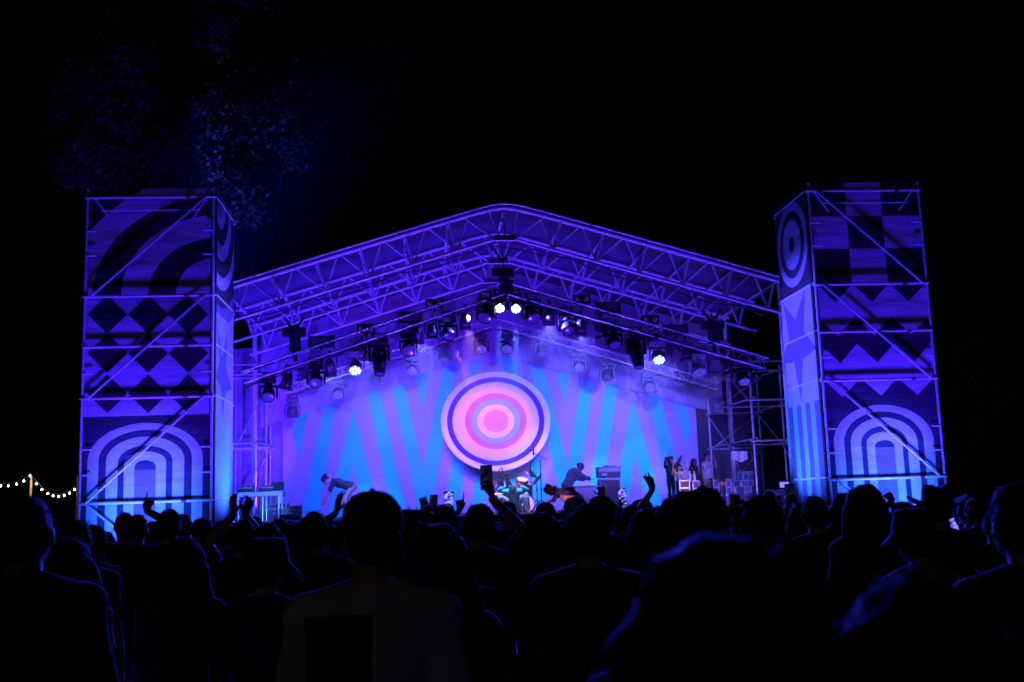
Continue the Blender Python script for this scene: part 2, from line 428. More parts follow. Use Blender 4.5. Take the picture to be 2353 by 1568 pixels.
for s in (-1, 1):
    for k in range(0, 7):
        xp = XC + s * (k * LB + .32) if k else XC
        if k == 0 and s == 1: continue
        b = RB(); b.tube((xp, YT[0] + .02, zt(xp) - .06), (xp, YT[-1], zt(xp) - .06), .035, n=6); b.build('purlin', tube_m, roof)
        if k:
            xb = XC + s * (k * LB + .1)
            for a in range(3):
                b = RB(); b.tube((xb, YT[a] + .03, Z0 - CH - SL * abs(xb - XC)), (xp, YT[a] + 1.15, zt(xp) - .1), .02, n=6); b.build('knee_brace', tube_m, roof)
for s in (-1, 1):
    x = XC + s * 6.42
    for Y in (YT[0] + .05, YT[2], YT[3]):
        b = RB(); b.tube((x, Y, 0), (x, Y, zt(x) - .05), .06); b.build('mast', tube_m, roof)

for k, (z0, sg) in enumerate(((.1, .16), (.16, .24))):      # power looms swagged under the front truss
    b = RB(); pts = []
    for i in range(73):
        x = XC - 6.0 + 12.0 * i / 72; pts.append((x, YT[0] + .07 + .05 * k, Z0 - CH - SL * max(abs(x - XC), .28) - z0 * .5 - sg * abs(math.sin((i + 3 * k) * math.pi / 12)) ** .8 * .6))
    b.path(pts, .016, 5); b.build('cable_loom', black, roof)
# ------------------------------------------------------------------ lighting trusses
YL, YR = 24.0, 28.2
def span(root, p, q, sz, lace=.36):
    p = Vector(p) - root.location; q = Vector(q) - root.location
    d = (q - p).normalized(); up = Vector((0, 0, 1)); nrm = Vector((0, 1, 0)); up = nrm.cross(d) * (-1 if nrm.cross(d).z < 0 else 1)
    h = sz / 2; cs = [(a, e) for a in (-h, h) for e in (-h, h)]
    b = MB()
    off = lambda a, e: up * a + nrm * e
    for a, e in cs: b.tube(p + off(a, e), q + off(a, e), .024)
    sp = b.build('truss_span', alu, root)
    n = int((q - p).length / lace); b = MB()
    for i in range(n):
        u0 = p + (q - p) * (i / n); u1 = p + (q - p) * ((i + .5) / n); u2 = p + (q - p) * ((i + 1) / n)
        for e in (-h, h): b.tube(u0 + off(-h, e), u1 + off(h, e), .01, n=5, caps=False); b.tube(u1 + off(h, e), u2 + off(-h, e), .01, n=5, caps=False)
        for a in (-h, h): b.tube(u0 + off(a, -h), u1 + off(a, h), .01, n=5, caps=False); b.tube(u1 + off(a, h), u2 + off(a, -h), .01, n=5, caps=False)
    b.build('lacing', alu, sp)
    b = MB()
    for k in range(3):                                # power and data cables tied along the span
        pts = []
        for i in range(25):
            u = p + (q - p) * (i / 24); pts.append(u + off(-h - .03 - .02 * k - .03 * abs(math.sin(i * 1.3 + k)), (-.5 + .4 * k) * h))
        b.path(pts, .011, 5)
    b.build('cable', black, sp)
lt = empty('lighting_truss', at(1164, 664, YL), label='front lighting truss in a shallow gable hung below the first roof truss', cat='lighting truss')
A1, A2 = at(559, 869, YL), at(1157, 665, YL); B1, B2 = at(1171, 667, YL), at(1759, 837, YL)
span(lt, A1, A2, .26); span(lt, B1, B2, .26)
b = MB(); b.bbox(Vector((0, 0, 0)), (.3, .3, .34), .02); b.build('corner_block', steel_dark, lt)
rt = empty('lighting_truss', at(1133, 742, YR), label='rear lighting truss in a shallow gable in front of the painted backdrop', cat='lighting truss')
span(rt, at(655, 898, YR), at(1126, 744, YR), .2, .3); span(rt, at(1141, 742, YR), at(1650, 888, YR), .2, .3)

def hoist(px, py, Y, ztop, label):
    p = at(px, py, Y); r = empty('chain_hoist', p, label=label, cat='chain hoist', group='chain hoists carrying the front truss')
    b = MB(); b.bbox((0, 0, .04), (.52, .24, .2), .02); b.build('motor_body', black, r)
    b = MB(); b.bbox((.02, 0, -.22), (.24, .2, .34), .015); b.tube((.02, 0, -.38), (.02, 0, -.62), .05); b.build('chain_bag', black_cloth, r)
    b = MB(); b.tube((0, 0, .14), (0, 0, .2), .05); b.tube((0, 0, .2), (0, 0, ztop - p.z), .014, n=6); b.build('chain', steel_dark, r)
    b = MB()
    for s in (-1, 1): b.tube((s * .015, 0, ztop - p.z - .3), (s * .22, 0, ztop - p.z + .02), .03, n=6)
    b.build('sling', black_cloth, r)
hoist(676, 768, YL - .05, 6.0, 'black chain hoist on the left slope of the front truss')
hoist(1156, 632, YL - .05, 7.55, 'black chain hoist hanging under the roof ridge')
hoist(1637, 752, YL - .05, 6.0, 'black chain hoist on the right slope of the front truss')

# ------------------------------------------------------------------ lamps
led_off = mat('led_lens_dark', (.1, .1, .13), .15, var=0); 
def led_mat(name, col, st, cells=True):
    m = bpy.data.materials.new(name); m.use_nodes = True; t = m.node_tree; bs = t.nodes['Principled BSDF']
    tc = t.nodes.new('ShaderNodeTexCoord'); vo = t.nodes.new('ShaderNodeTexVoronoi'); vo.inputs['Scale'].default_value = 17; vo.inputs['Randomness'].default_value = .25
    vo.voronoi_dimensions = '2D'
    t.links.new(tc.outputs['Object'], vo.inputs['Vector'])
    mr = t.nodes.new('ShaderNodeMapRange'); mr.inputs['From Min'].default_value = .22; mr.inputs['From Max'].default_value = .4
    mr.inputs['To Min'].default_value = st; mr.inputs['To Max'].default_value = st * (cells if cells < 1 else .04)
    t.links.new(vo.outputs['Distance'], mr.inputs['Value']); t.links.new(mr.outputs[0], bs.inputs['Emission Strength'])
    bs.inputs['Emission Color'].default_value = (*col, 1); bs.inputs['Base Color'].default_value = (.1, .1, .14, 1); bs.inputs['Roughness'].default_value = .2
    return m
led_dim = led_mat('led_lens_glowing_violet', (.32, .22, 1), .5); led_half = led_mat('led_lens_glowing_blue', (.3, .6, 1), 2.2)
led_on = led_mat('led_lens_lit', (.45, .75, 1), 9); led_full = led_mat('led_lens_full', (.42, .72, 1), 22, .012); led_low = led_mat('led_lens_faint', (.25, .2, 1), .1)

def head_wash(hd, lens_m, r=.13):
    pass
def proto_wash(lens_m, tilt, big=1.0, body=None):
    bm_ = body or black; r = empty('moving_head')
    b = MB(); b.tube((-.1, 0, 0), (-.1, 0, .09), .02); b.tube((.1, 0, 0), (.1, 0, .09), .02); b.box((0, 0, .11), (.3, .05, .03)); b.build('clamp', steel_dark, r)
    b = MB(); b.bbox((0, 0, -.05), (.3, .2, .11), .02); b.tube((0, 0, -.1), (0, 0, -.15), .08); b.build('base', bm_, r)
    b = MB(); b.bbox((0, 0, -.165), (.36, .1, .05), .015)
    for s in (-1, 1): b.bbox((s * .17, 0, -.28), (.035, .11, .24), .012)
    b.build('yoke', bm_, r)
    h = empty('head'); h.parent = r; h.location = (0, 0, -.32); h.rotation_euler = (tilt, 0, 0)
    b = MB(); b.lathe([(0, .14), (.09, .13), (.128, .06), (.135, -.02), (.138, -.1), (.125, -.12), (.118, -.12), (.112, -.095)], n=20); hd = b.build('head_shell', bm_, h)
    # head shell is the head itself: fold the empty away
    hd.parent = r; hd.location = h.location; hd.rotation_euler = h.rotation_euler; hd.name = 'head'; bpy.data.objects.remove(h)
    b = MB(); b.lathe([(0.0001, -.112), (.06, -.11), (.114, -.1)], n=20); b.build('lens', lens_m, hd)
    return r
def proto_spot(tilt):
    r = empty('moving_head')
    b = MB(); b.tube((-.12, 0, 0), (-.12, 0, .09), .02); b.tube((.12, 0, 0), (.12, 0, .09), .02); b.box((0, 0, .11), (.34, .05, .03)); b.build('clamp', steel_dark, r)
    b = MB(); b.bbox((0, 0, -.06), (.38, .26, .13), .03); b.build('base', black, r)
    b = MB(); b.bbox((0, 0, -.15), (.4, .14, .06), .02)
    for s in (-1, 1): b.bbox((s * .195, 0, -.31), (.045, .16, .32), .02)
    b.build('yoke', black, r)
    b = MB(); b.lathe([(0, .24), (.1, .23), (.15, .16), (.16, .02), (.15, -.12), (.115, -.36), (.1, -.4), (.085, -.4), (.08, -.37)], n=20, sx=.98, sy=.9); h = b.build('head', black, r)
    h.location = (0, 0, -.38); h.rotation_euler = (tilt, rad(-4), 0)
    b = MB(); b.lathe([(0.0001, -.39), (.05, -.387), (.082, -.37)], n=18); b.build('lens', led_low, h)
    return r
def proto_par(tilt, lens_m):
    r = empty('par_can')
    b = MB(); b.tube((0, 0, 0), (0, 0, .1), .02); b.box((0, 0, .06), (.05, .1, .05))
    for s in (-1, 1): b.tube((0, 0, 0), (s * .14, 0, -.07), .012); b.tube((s * .14, 0, -.07), (s * .14, 0, -.24), .012)
    b.build('bracket', steel_dark, r)
    b = MB(); b.lathe([(0, .14), (.07, .13), (.1, .06), (.118, -.04), (.122, -.13), (.112, -.13), (.108, -.1)], n=18); h = b.build('head', black, r)
    h.location = (0, 0, -.22); h.rotation_euler = (tilt, 0, 0)
    b = MB(); b.lathe([(0.0001, -.11), (.06, -.108), (.109, -.1)], n=18); b.build('lens', lens_m, h)
    b = MB(); b.lathe([(.135, -.12), (.175, -.2), (.171, -.2), (.131, -.12)], n=4, rot=Matrix.Rotation(math.pi / 4, 3, 'Z'))
    b.build('barn_door', black, h)
    return r
def proto_blinder():
    r = empty('blinder'); b = MB(); b.bbox((0, 0, .1), (.36, .14, .2), .012); b.build('housing', black, r)
    for s in (-1, 1):
        b = MB(); b.lathe([(.0001, -.075), (.05, -.078), (.07, -.1), (.078, -.1)], (s * .085, 0, .1), 16, rot=Matrix.Rotation(rad(-90), 3, 'X')); 
        b = MB(); b.ell((s * .085, -.075, .1), (.066, .025, .066)); b.build('lens', led_low, r)
    b = MB(); b.box((0, 0, -.03), (.06, .06, .08)); b.build('clamp', steel_dark, r)
    return r
def proto_strobe():
    r = empty('strobe_panel'); b = MB(); b.bbox((0, 0, .1), (.46, .16, .24), .015)
    for s in (-1, 1): b.box((s * .25, 0, .1), (.02, .1, .3))
    b.build('housing', black, r)
    b = MB(); b.poly([(-.19, -.083, .03), (.19, -.083, .03), (.19, -.083, .18), (-.19, -.083, .18)]); b.build('lens', led_off, r)
    b = MB(); b.box((0, 0, -.03), (.06, .06, .08)); b.build('clamp', steel_dark, r)
    return r

white_b = mat('white_painted_housing', (.55, .55, .58), .4)
def spot_at(parent, p, target, power, col, ang, blend=.6, rad_=.06):
    l = bpy.data.lights.new('lamp_light', 'SPOT'); l.energy = power; l.color = col; l.spot_size = rad(ang); l.spot_blend = blend; l.shadow_soft_size = rad_
    o = bpy.data.objects.new('lamp_light', l); COL.objects.link(o)
    p = Vector(p); d = (Vector(target) - p).normalized(); o.rotation_euler = d.to_track_quat('-Z', 'Y').to_euler()
    if parent: o.parent = parent; o.location = p - parent.location
    else: o.location = p
    return o
used = set(); cache = {}
def fixture(kind, px, py, Y, label, tilt=0, lens=led_off, rz=0, drop=.3, s=1.12, aim=None, body=None):
    """kind of lamp whose head shows at px, py; drop = head below clamp"""
    key = (kind, round(tilt, 2), lens.name, body.name if body else '')
    if key not in cache:
        r = {'wash': lambda: proto_wash(lens, tilt, 1, body), 'spot': lambda: proto_spot(tilt), 'par': lambda: proto_par(tilt, lens), 'blinder': proto_blinder, 'strobe': proto_strobe}[kind]()
        cache[key] = r
    else: r = copy_tree(cache[key])
    p = at(px, py, Y); r.location = p + Vector((0, 0, drop * s)); r.rotation_euler = (0, 0, rz); r.scale = (s,) * 3
    tag(r, label, {'wash': 'stage light', 'spot': 'stage light', 'par': 'par can', 'blinder': 'blinder light', 'strobe': 'strobe light'}[kind],
        {'wash': 'moving head lamps', 'spot': 'moving head lamps', 'par': 'par cans', 'blinder': 'two-cell blinders', 'strobe': 'strobe panels'}[kind])
    if aim:
        for (tg, pw, col, ang) in aim:
            hp = p + (Vector(tg) - p).normalized() * .34
            o = spot_at(None, hp, tg, pw, col, ang); o.parent = r
            o.location = Matrix.Rotation(-rz, 3, 'Z') @ ((hp - r.location) / s); o.rotation_euler = (Matrix.Rotation(-rz, 3, 'Z') @ o.rotation_euler.to_matrix()).to_euler()
    return r
BL = (.12, .112, 1); BL2 = (.03, .04, 1); VI = (.14, .008, 1); PK = (1, .33, .85); CY = (.06, .3, 1)
YB_ = 30.0
yb = YB_
F = fixture
# front truss, left slope from the outer end inwards
F('wash', 617, 904, YL, 'black moving head at the outer left end of the front truss', rad(-45), led_low)
par_l = F('par', 660, 873, YL, 'par can throwing a white beam at the left end of the front truss', rad(20), led_on, rz=rad(55), aim=[(at(720, 960, 25.5), 700, (.4, .7, 1), 15), ((-4.9, 29.6, 4.2), 1500, (.1, .01, 1), 46)], drop=.22)
F('wash', 726, 872, YL, 'black moving head right of the white beamed par can', rad(-50), led_low)
F('par', 758, 841, YL, 'dark par can beside the left strobe panel', rad(55), aim=[((-2.2, yb, 2.8), 1700, BL, 62)], drop=.22)
F('wash', 817, 843, YL, 'white moving head with its cell lens lit on the left slope', rad(-48), led_on, body=white_b, aim=[((0, 10, 1.7), 3200, BL2, 60)])
F('par', 831, 805, YL, 'round dark lamp tucked above the lit white moving head', rad(60), aim=[((-.8, yb, 2.6), 1700, BL, 62)], drop=.22)
F('spot', 872, 822, YL, 'long barrelled profile moving head on the left slope', rad(-22), rz=rad(-8), drop=.38)
F('wash', 938, 800, YL, 'black moving head right of the left long barrelled lamp', rad(-52), led_low)
F('par', 960, 767, YL, 'dark par can below the inner left strobe panel', rad(60), aim=[((.6, yb, 3), 1200, BL, 62)], drop=.22)
F('par', 993, 757, YL, 'par can pouring a cyan beam straight down', rad(8), led_half, aim=[(at(978, 1100, 24.35), 3000, CY, 13)], drop=.22)
F('wash', 1031, 764, YL, 'black moving head under the inner left blinder', rad(-40), rz=rad(12), aim=[(at(1182, 1130, 26.4), 3200, (.8, .4, 1), 18)])
F('par', 1069, 734, YL, 'bell shaped par can left of the ridge', rad(30), drop=.22, aim=[((1.8, 29.3, 3.6), 1250, PK, 33)])
F('wash', 1117, 722, YL, 'black moving head just left of the ridge turned sideways', rad(-50), led_off, rz=rad(-28), s=1.25, aim=[((XL1, 22.5, 4.6), 6500, (.07, .05, 1), 52)])
F('wash', 1148, 708, YL, 'glaring white moving head left of the pair under the ridge', rad(-62), led_full, drop=.34, s=.95, aim=[(at(1150, 1100, 25.3), 4500, (.1, .3, 1), 16), ((-1, 8, 1.6), 4000, BL2, 60)])
F('wash', 1185, 709, YL, 'glaring white moving head right of the pair under the ridge', rad(-62), led_full, drop=.34, s=.95, aim=[(at(1196, 1100, 25.3), 3000, (.1, .25, 1), 16), ((4, 8, 1.6), 4000, BL2, 60)])
F('wash', 1223, 724, YL, 'black moving head just right of the ridge', rad(-45), s=1.2, rz=rad(20), aim=[((XR0, 22.5, 4.6), 8000, (.07, .05, 1), 52)])
F('par', 1262, 724, YL, 'dark par can right of the ridge', rad(60), drop=.22, aim=[((3.2, yb, 3), 1200, BL, 62)])
F('wash', 1303, 752, YL, 'black moving head left of the clear lamp on the right slope', rad(-42))
F('par', 1335, 748, YL, 'shiny clear lamp between two black heads on the right slope', rad(25), drop=.22, aim=[((4.6, yb, 2.8), 1700, BL, 62)], lens=led_half)
F('par', 1380, 755, YL, 'par can throwing a violet beam down to the left', rad(20), led_half, drop=.22, rz=rad(-40), aim=[(at(1300, 900, 26.5), 2200, (.2, .2, 1), 15)])
F('wash', 1410, 785, YL, 'black moving head left of the right long barrelled lamp', rad(-42), rz=rad(5))
F('spot', 1460, 806, YL, 'long barrelled profile moving head on the right slope', rad(-18), rz=rad(8), drop=.38)
F('par', 1505, 781, YL, 'round dark lamp above the lit right moving head', rad(60), drop=.22, aim=[((5.8, yb, 2.6), 1700, BL, 62)])
F('wash', 1512, 819, YL, 'white moving head with its cell lens lit on the right slope', rad(-48), led_on, body=white_b, aim=[((4, 10, 1.7), 3200, BL2, 60)])
F('par', 1574, 806, YL, 'par can sending a blue beam back to the left', rad(20), led_half, drop=.22, rz=rad(-40), aim=[(at(1450, 980, 27), 2200, (.12, .2, 1), 15)])
F('wash', 1603, 848, YL, 'white moving head glowing faintly near the right end', rad(-45), led_dim, rz=rad(15), body=white_b)
F('par', 1669, 838, YL, 'par can aimed back left beside the outer right head', rad(20), led_half, drop=.22, rz=rad(-50), aim=[(at(1560, 960, 27), 1600, (.15, .2, 1), 15)])
F('wash', 1708, 868, YL, 'black moving head at the outer right end of the front truss', rad(-40), led_dim)
for px, py, lb in ((841, 757, 'two-cell blinder on the outer left of the front truss'), (998, 699, 'two-cell blinder on the inner left of the front truss'),
                   (1336, 689, 'two-cell blinder on the inner right of the front truss'), (1493, 736, 'two-cell blinder on the outer right of the front truss')):
    F('blinder', px, py, YL - .05, lb, drop=-.1)
for px, py, lb in ((739, 787, 'strobe panel above the par cans at the far left of the front truss'), (942, 731, 'strobe panel between the two left blinders'),
                   (1397, 708, 'strobe panel between the two right blinders'), (1552, 760, 'strobe panel outside the two right blinders')):
    F('strobe', px, py, YL - .05, lb, drop=-.1)
# rear truss
for px, py, ln, tl_, lb in ((701, 876, led_dim, -60, 'small violet lens at the far left of the rear truss'), (778, 902, led_dim, -55, 'dim round lamp on the left of the rear truss'),
                            (863, 868, led_low, -30, 'dark moving head behind the left long barrelled lamp'), (947, 849, led_dim, -60, 'pale round lens beside the cyan beam on the rear truss'),
                            (1020, 818, led_low, -25, 'moving head below the rear truss left of the ridge'), (1106, 799, led_dim, -62, 'round cell lens left of the backdrop peak'),
                            (1165, 798, led_dim, -62, 'round cell lens right of the backdrop peak'), (1245, 803, led_low, -25, 'moving head below the rear truss right of the ridge'),
                            (1330, 840, led_dim, -60, 'violet cell lens on the right slope of the rear truss'), (1395, 860, led_low, -25, 'dark moving head on the right slope of the rear truss'),
                            (1491, 886, led_dim, -60, 'violet cell lens near the right end of the rear truss')):
    F('wash', px, py, YR, lb, rad(tl_), ln, s=1.12)
F('blinder', 1572, 862, YR, 'two-cell blinder at the right end of the rear truss', drop=-.1)
F('wash', 672, 945, YR + .3, 'dark moving head over the left top corner of the backdrop', rad(20), led_low)

# ------------------------------------------------------------------ painted backdrop, valance, disc
lil = mat('backdrop_lilac', (.42, .33, .74), .8, var=.08, scale=2, bump=.1, bscale=2); cya = mat('backdrop_cyan', (.012, .74, .92), .8, var=.08, scale=2, bump=.1, bscale=2)
bw = lambda px, py: (lambda p: (p.x, p.z))(at(px, py, YB_))
c1 = lambda x, y: bw(603.2 + .25645 * x, 792.7 + .25645 * y)
outline = [bw(650, 1195), bw(650, 962), bw(1122, 808), bw(1598, 935), bw(1606, 1190)]
outline[0] = (outline[1][0], DZ + .01); outline[4] = (outline[3][0], DZ + .01)
b = MB()
b.poly([(x, YB_, z) for x, z in outline][::-1], 0)
XD = (at(1013, 967, 29.4).x + at(1265, 967, 29.4).x) / 2
def inside_clip(poly):
    for i in range(len(outline)):
        a, c = outline[i], outline[(i + 1) % len(outline)]
        ex, ez = c[0] - a[0], c[1] - a[1]; out = []
        sd = lambda q: ex * (q[1] - a[1]) - ez * (q[0] - a[0])
        for k in range(len(poly)):
            p, q = poly[k - 1], poly[k]; dp, dq = -sd(p), -sd(q)
            if dp >= 0 and dq >= 0: out.append(q)
            elif dp >= 0 or dq >= 0:
                t = dp / (dp - dq); x = (p[0] + (q[0] - p[0]) * t, p[1] + (q[1] - p[1]) * t); out += [x] if dp >= 0 else [x, q]
        poly = out
        if not poly: return []
    return poly
strp = [([(300, 655), (415, 600), (325, 1020), (268, 810)], 1, 1), ([(550, 500), (668, 470), (495, 1600), (345, 1600)], 1, 1),
        ([(808, 545), (1070, 1600), (570, 1600)], 1, 1), ([(815, 1065), (930, 1600), (705, 1600)], 0, 2),
        ([(935, 420), (1045, 390), (1310, 1600), (1178, 1600)], 1, 1),
        ([(1158, 380), (1266, 340), (1440, 1130), (1620, 190), (1740, 160), (1490, 1600), (1425, 1600)], 1, 1), ([(1362, 270), (1497, 225), (1437, 555)], 1, 1),
        ([(1868, 80), (1980, 40), (1958, 330), (1838, 330)], 1, 1), ([(1705, 1000), (1815, 1000), (1750, 1600), (1620, 1600)], 1, 1),
        ([(1925, 1000), (2030, 1000), (1985, 1600), (1860, 1600)], 1, 1)]
for pl, m, lev in strp:
    q = [c1(*p) for p in pl]
    parts = [[q[0], q[1], q[2], q[6]], [q[2], q[3], q[4], q[5]], [q[2], q[5], q[6]]] if len(q) == 7 else [q]
    for pt in parts + [[(2 * XD - x, z) for x, z in p_] for p_ in parts]:
        ar = sum(pt[i - 1][0] * pt[i][1] - pt[i][0] * pt[i - 1][1] for i in range(len(pt)))
        cq = inside_clip(pt)
        if len(cq) > 2: b.poly([(x, YB_ - .004 * lev, z) for x, z in (cq if ar > 0 else cq[::-1])], m)
tag(b.build('backdrop', [lil, cya]), 'tall gabled backdrop painted with cyan rays on lilac', 'backdrop')
# dark valance above the backdrop edge, gathered cloth
val_m = mat('valance_cloth', (.34, .28, .42), .85, var=.2, bump=.5, bscale=2.5, stretch=(1.6, 1, .5))
b = MB(); nb = 90; vs = []
L0, L1, L2 = bw(600, 985), bw(1122, 811), bw(1660, 954)
T0, T1, T2 = (L0[0], L0[1] + 1.0), (L1[0], L1[1] + 1.0), (L2[0], L2[1] + 1.0)
for i in range(2 * nb + 1):
    t = i / nb
    lo = [L0[k] + (L1[k] - L0[k]) * t for k in (0, 1)] if t <= 1 else [L1[k] + (L2[k] - L1[k]) * (t - 1) for k in (0, 1)]
    y = YB_ - .12 + .03 * math.sin(i * .9) + .02 * math.sin(i * 2.3)
    vs += [(lo[0], y, lo[1]), (lo[0], y + .05, zt(lo[0]) - .06)]
b.add(vs, [(2 * i, 2 * i + 2, 2 * i + 3, 2 * i + 1) for i in range(2 * nb)], 0, True)
tag(b.build('valance', val_m), 'gathered dark valance cloth over the sloping top of the backdrop', 'valance')
def drape(x0, x1, y0, y1, z0, z1, label, m, n=80):
    b = MB(); vs = []
    for i in range(n + 1):
        t = i / n; o = .018 * math.sin(i * 1.7) + .03 * math.sin(i * .37); dx, dy = (y1 - y0), -(x1 - x0); l = math.hypot(dx, dy)
        x, y = x0 + (x1 - x0) * t + dx / l * o, y0 + (y1 - y0) * t + dy / l * o
        vs += [(x, y, z0), (x, y, z1)]
    b.add(vs, [(2 * i, 2 * i + 2, 2 * i + 3, 2 * i + 1) for i in range(n)], 0, True)
    return tag(b.build('drape', m), label, 'drape', 'black drapes closing the stage sides')
drape_m = mat('side_drape_cloth', (.22, .2, .24), .9, var=.2)
drape(-7.2, -4.05, 30.5, 30.3, .05, 6.3, 'dark drape hung behind the left wing scaffold', drape_m)
drape(7.7, 12.5, 30.6, 30.6, .05, 5.2, 'black drape hung behind the right wing scaffold', black_cloth)

# disc of rings
dc = Vector((XD, 29.4, at(1138, 968, 29.4).z)); RX = (at(1265, 967, 29.4).x - at(1013, 967, 29.4).x) / 2; RZ = (at(1138, 853, 29.4).z - at(1138, 1082, 29.4).z) / 2
cols = [('disc_cream', (.85, .72, .8)), ('disc_violet', (.045, .01, .32)), ('disc_pale_lilac', (.66, .55, .78)), ('disc_blush', (.86, .46, .68)), ('disc_magenta', (.56, .14, .46)), ('disc_grey_blue', (.26, .42, .66)), ('disc_pink', (.95, .55, .8)), ('disc_rose', (.74, .25, .52))]
dm = [mat(n, c, .9, var=.05, scale=4) for n, c in cols]; dm.append(mat('plywood_edge', (.3, .25, .2), .8))
rr = [1, .89, .785, .71, .615, .5, .385, .27, 0]
# photo: cream | violet | lilac | blush | magenta | grey blue | pink | rose
rx = [1, .888, .79, .675, .56, .447, .338, .228, 0]
b = MB(); n = 96
for k in range(8):
    for i in range(n):
        a, e = 2 * math.pi * i / n, 2 * math.pi * (i + 1) / n
        P_ = lambda r, t: (RX * r * math.cos(t), 0, RZ * r * math.sin(t))
        if rx[k + 1] > 0: b.poly([P_(rx[k], a), P_(rx[k], e), P_(rx[k + 1], e), P_(rx[k + 1], a)][::-1], k)
        else: b.poly([P_(rx[k], e), P_(rx[k], a), (0, 0, 0)], k)
for i in range(n):
    a, e = 2 * math.pi * i / n, 2 * math.pi * (i + 1) / n
    b.poly([(RX * math.cos(a), 0, RZ * math.sin(a)), (RX * math.cos(a), .05, RZ * math.sin(a)), (RX * math.cos(e), .05, RZ * math.sin(e)), (RX * math.cos(e), 0, RZ * math.sin(e))][::-1], 8)
b.poly([(RX * math.cos(2 * math.pi * i / n), .05, RZ * math.sin(2 * math.pi * i / n)) for i in range(n)], 8)
disc = empty('set_disc', dc, label='big round disc of pink, blue and violet rings hung before the backdrop', cat='stage set piece')
b.build('face', dm, disc)
for s in (-1, 1):
    b = MB(); b.tube((s * .9, .02, RZ * .8), (s * 1.05, .02, RZ * .8 + 1.9), .006, n=5); b.build('hanging_wire', steel_dark, disc)

# ------------------------------------------------------------------ wing scaffolds
def scaffold(x0, x1, ys, zts, label, levels, rows=None):
    r = empty('scaffold', (0, 0, 0), label=label, cat='scaffold', group='wing scaffolds')
    for x in (x0, (x0 + x1) / 2, x1) if x1 - x0 > 1.6 else (x0, x1):
        for y in ys:
            b = MB(); b.tube((x, y, 0), (x, y, zts), .03); 
            for z in levels: b.lathe([(.03, -.02), (.06, -.01), (.06, .01), (.03, .02)], (x, y, z), 8)
            b.build('standard', galv, r)
    for z in levels:
        for y in ys: b = MB(); b.tube((x0 - .1, y - .05, z), (x1 + .1, y - .05, z), .026); b.build('ledger', galv, r)
        for x in (x0, x1): b = MB(); b.tube((x + .05, ys[0] - .1, z + .06), (x + .05, ys[-1] + .1, z + .06), .026); b.build('transom', galv, r)
    for i in range(len(levels) - 1):
        for x in (x0, x1):
            b = MB(); k = i % (len(ys) - 1); b.tube((x - .06, ys[k], levels[i]), (x - .06, ys[k + 1], levels[i + 1]), .022); b.build('brace', galv, r)
        b = MB(); b.tube((x0, ys[-1] - .1, levels[i]), (x1, ys[-1] - .1, levels[i + 1]), .022); b.build('brace', galv, r)
    return r
scaffold(7.95, 9.4, [25.4, 27.4, 29.4], 5.1, 'open tube scaffold on the right wing in front of black drapes', [1.5, 3.0, 4.0, 4.95])
scaffold(-5.3, -4.35, [27.2, 29.2, 30.0], 5.6, 'tube scaffold in violet haze on the left wing', [1.5, 3.4, 5.4])
# ------------------------------------------------------------------ people
def skin_m(n, c): return mat(n, c, .55, var=.12, scale=14)
skin = skin_m('skin_tan', (.42, .25, .17)); skin_d = skin_m('skin_brown', (.2, .11, .07)); skin_p = skin_m('skin_pale', (.6, .42, .34))
hair_m = mat('hair_black', (.018, .014, .012), .75, var=.4, scale=30, bump=.5, bscale=60, stretch=(1, 1, .15)); hair_b = mat('hair_brown', (.05, .03, .018), .75, var=.4, scale=30, bump=.5, bscale=60, stretch=(1, 1, .15))
eye_m = mat('eye_dark', (.02, .015, .015), .2, var=0); lip_m = mat('lip', (.3, .09, .1), .5, var=0)
def fab(n, c): return mat(n, c, .9, var=.25, scale=8, bump=.35, bscale=9, sheen=.06)
f_black = fab('fabric_black', (.02, .02, .022)); f_char = fab('fabric_charcoal', (.05, .05, .055)); f_navy = fab('fabric_navy', (.03, .04, .08)); f_white = fab('fabric_white', (.62, .58, .52))
f_grey = fab('fabric_grey', (.25, .25, .26)); f_teal = fab('fabric_turquoise', (.03, .38, .55)); f_orange = fab('fabric_orange', (.75, .16, .03)); f_wine = fab('fabric_wine', (.12, .02, .03)); denim = fab('denim', (.05, .07, .13))

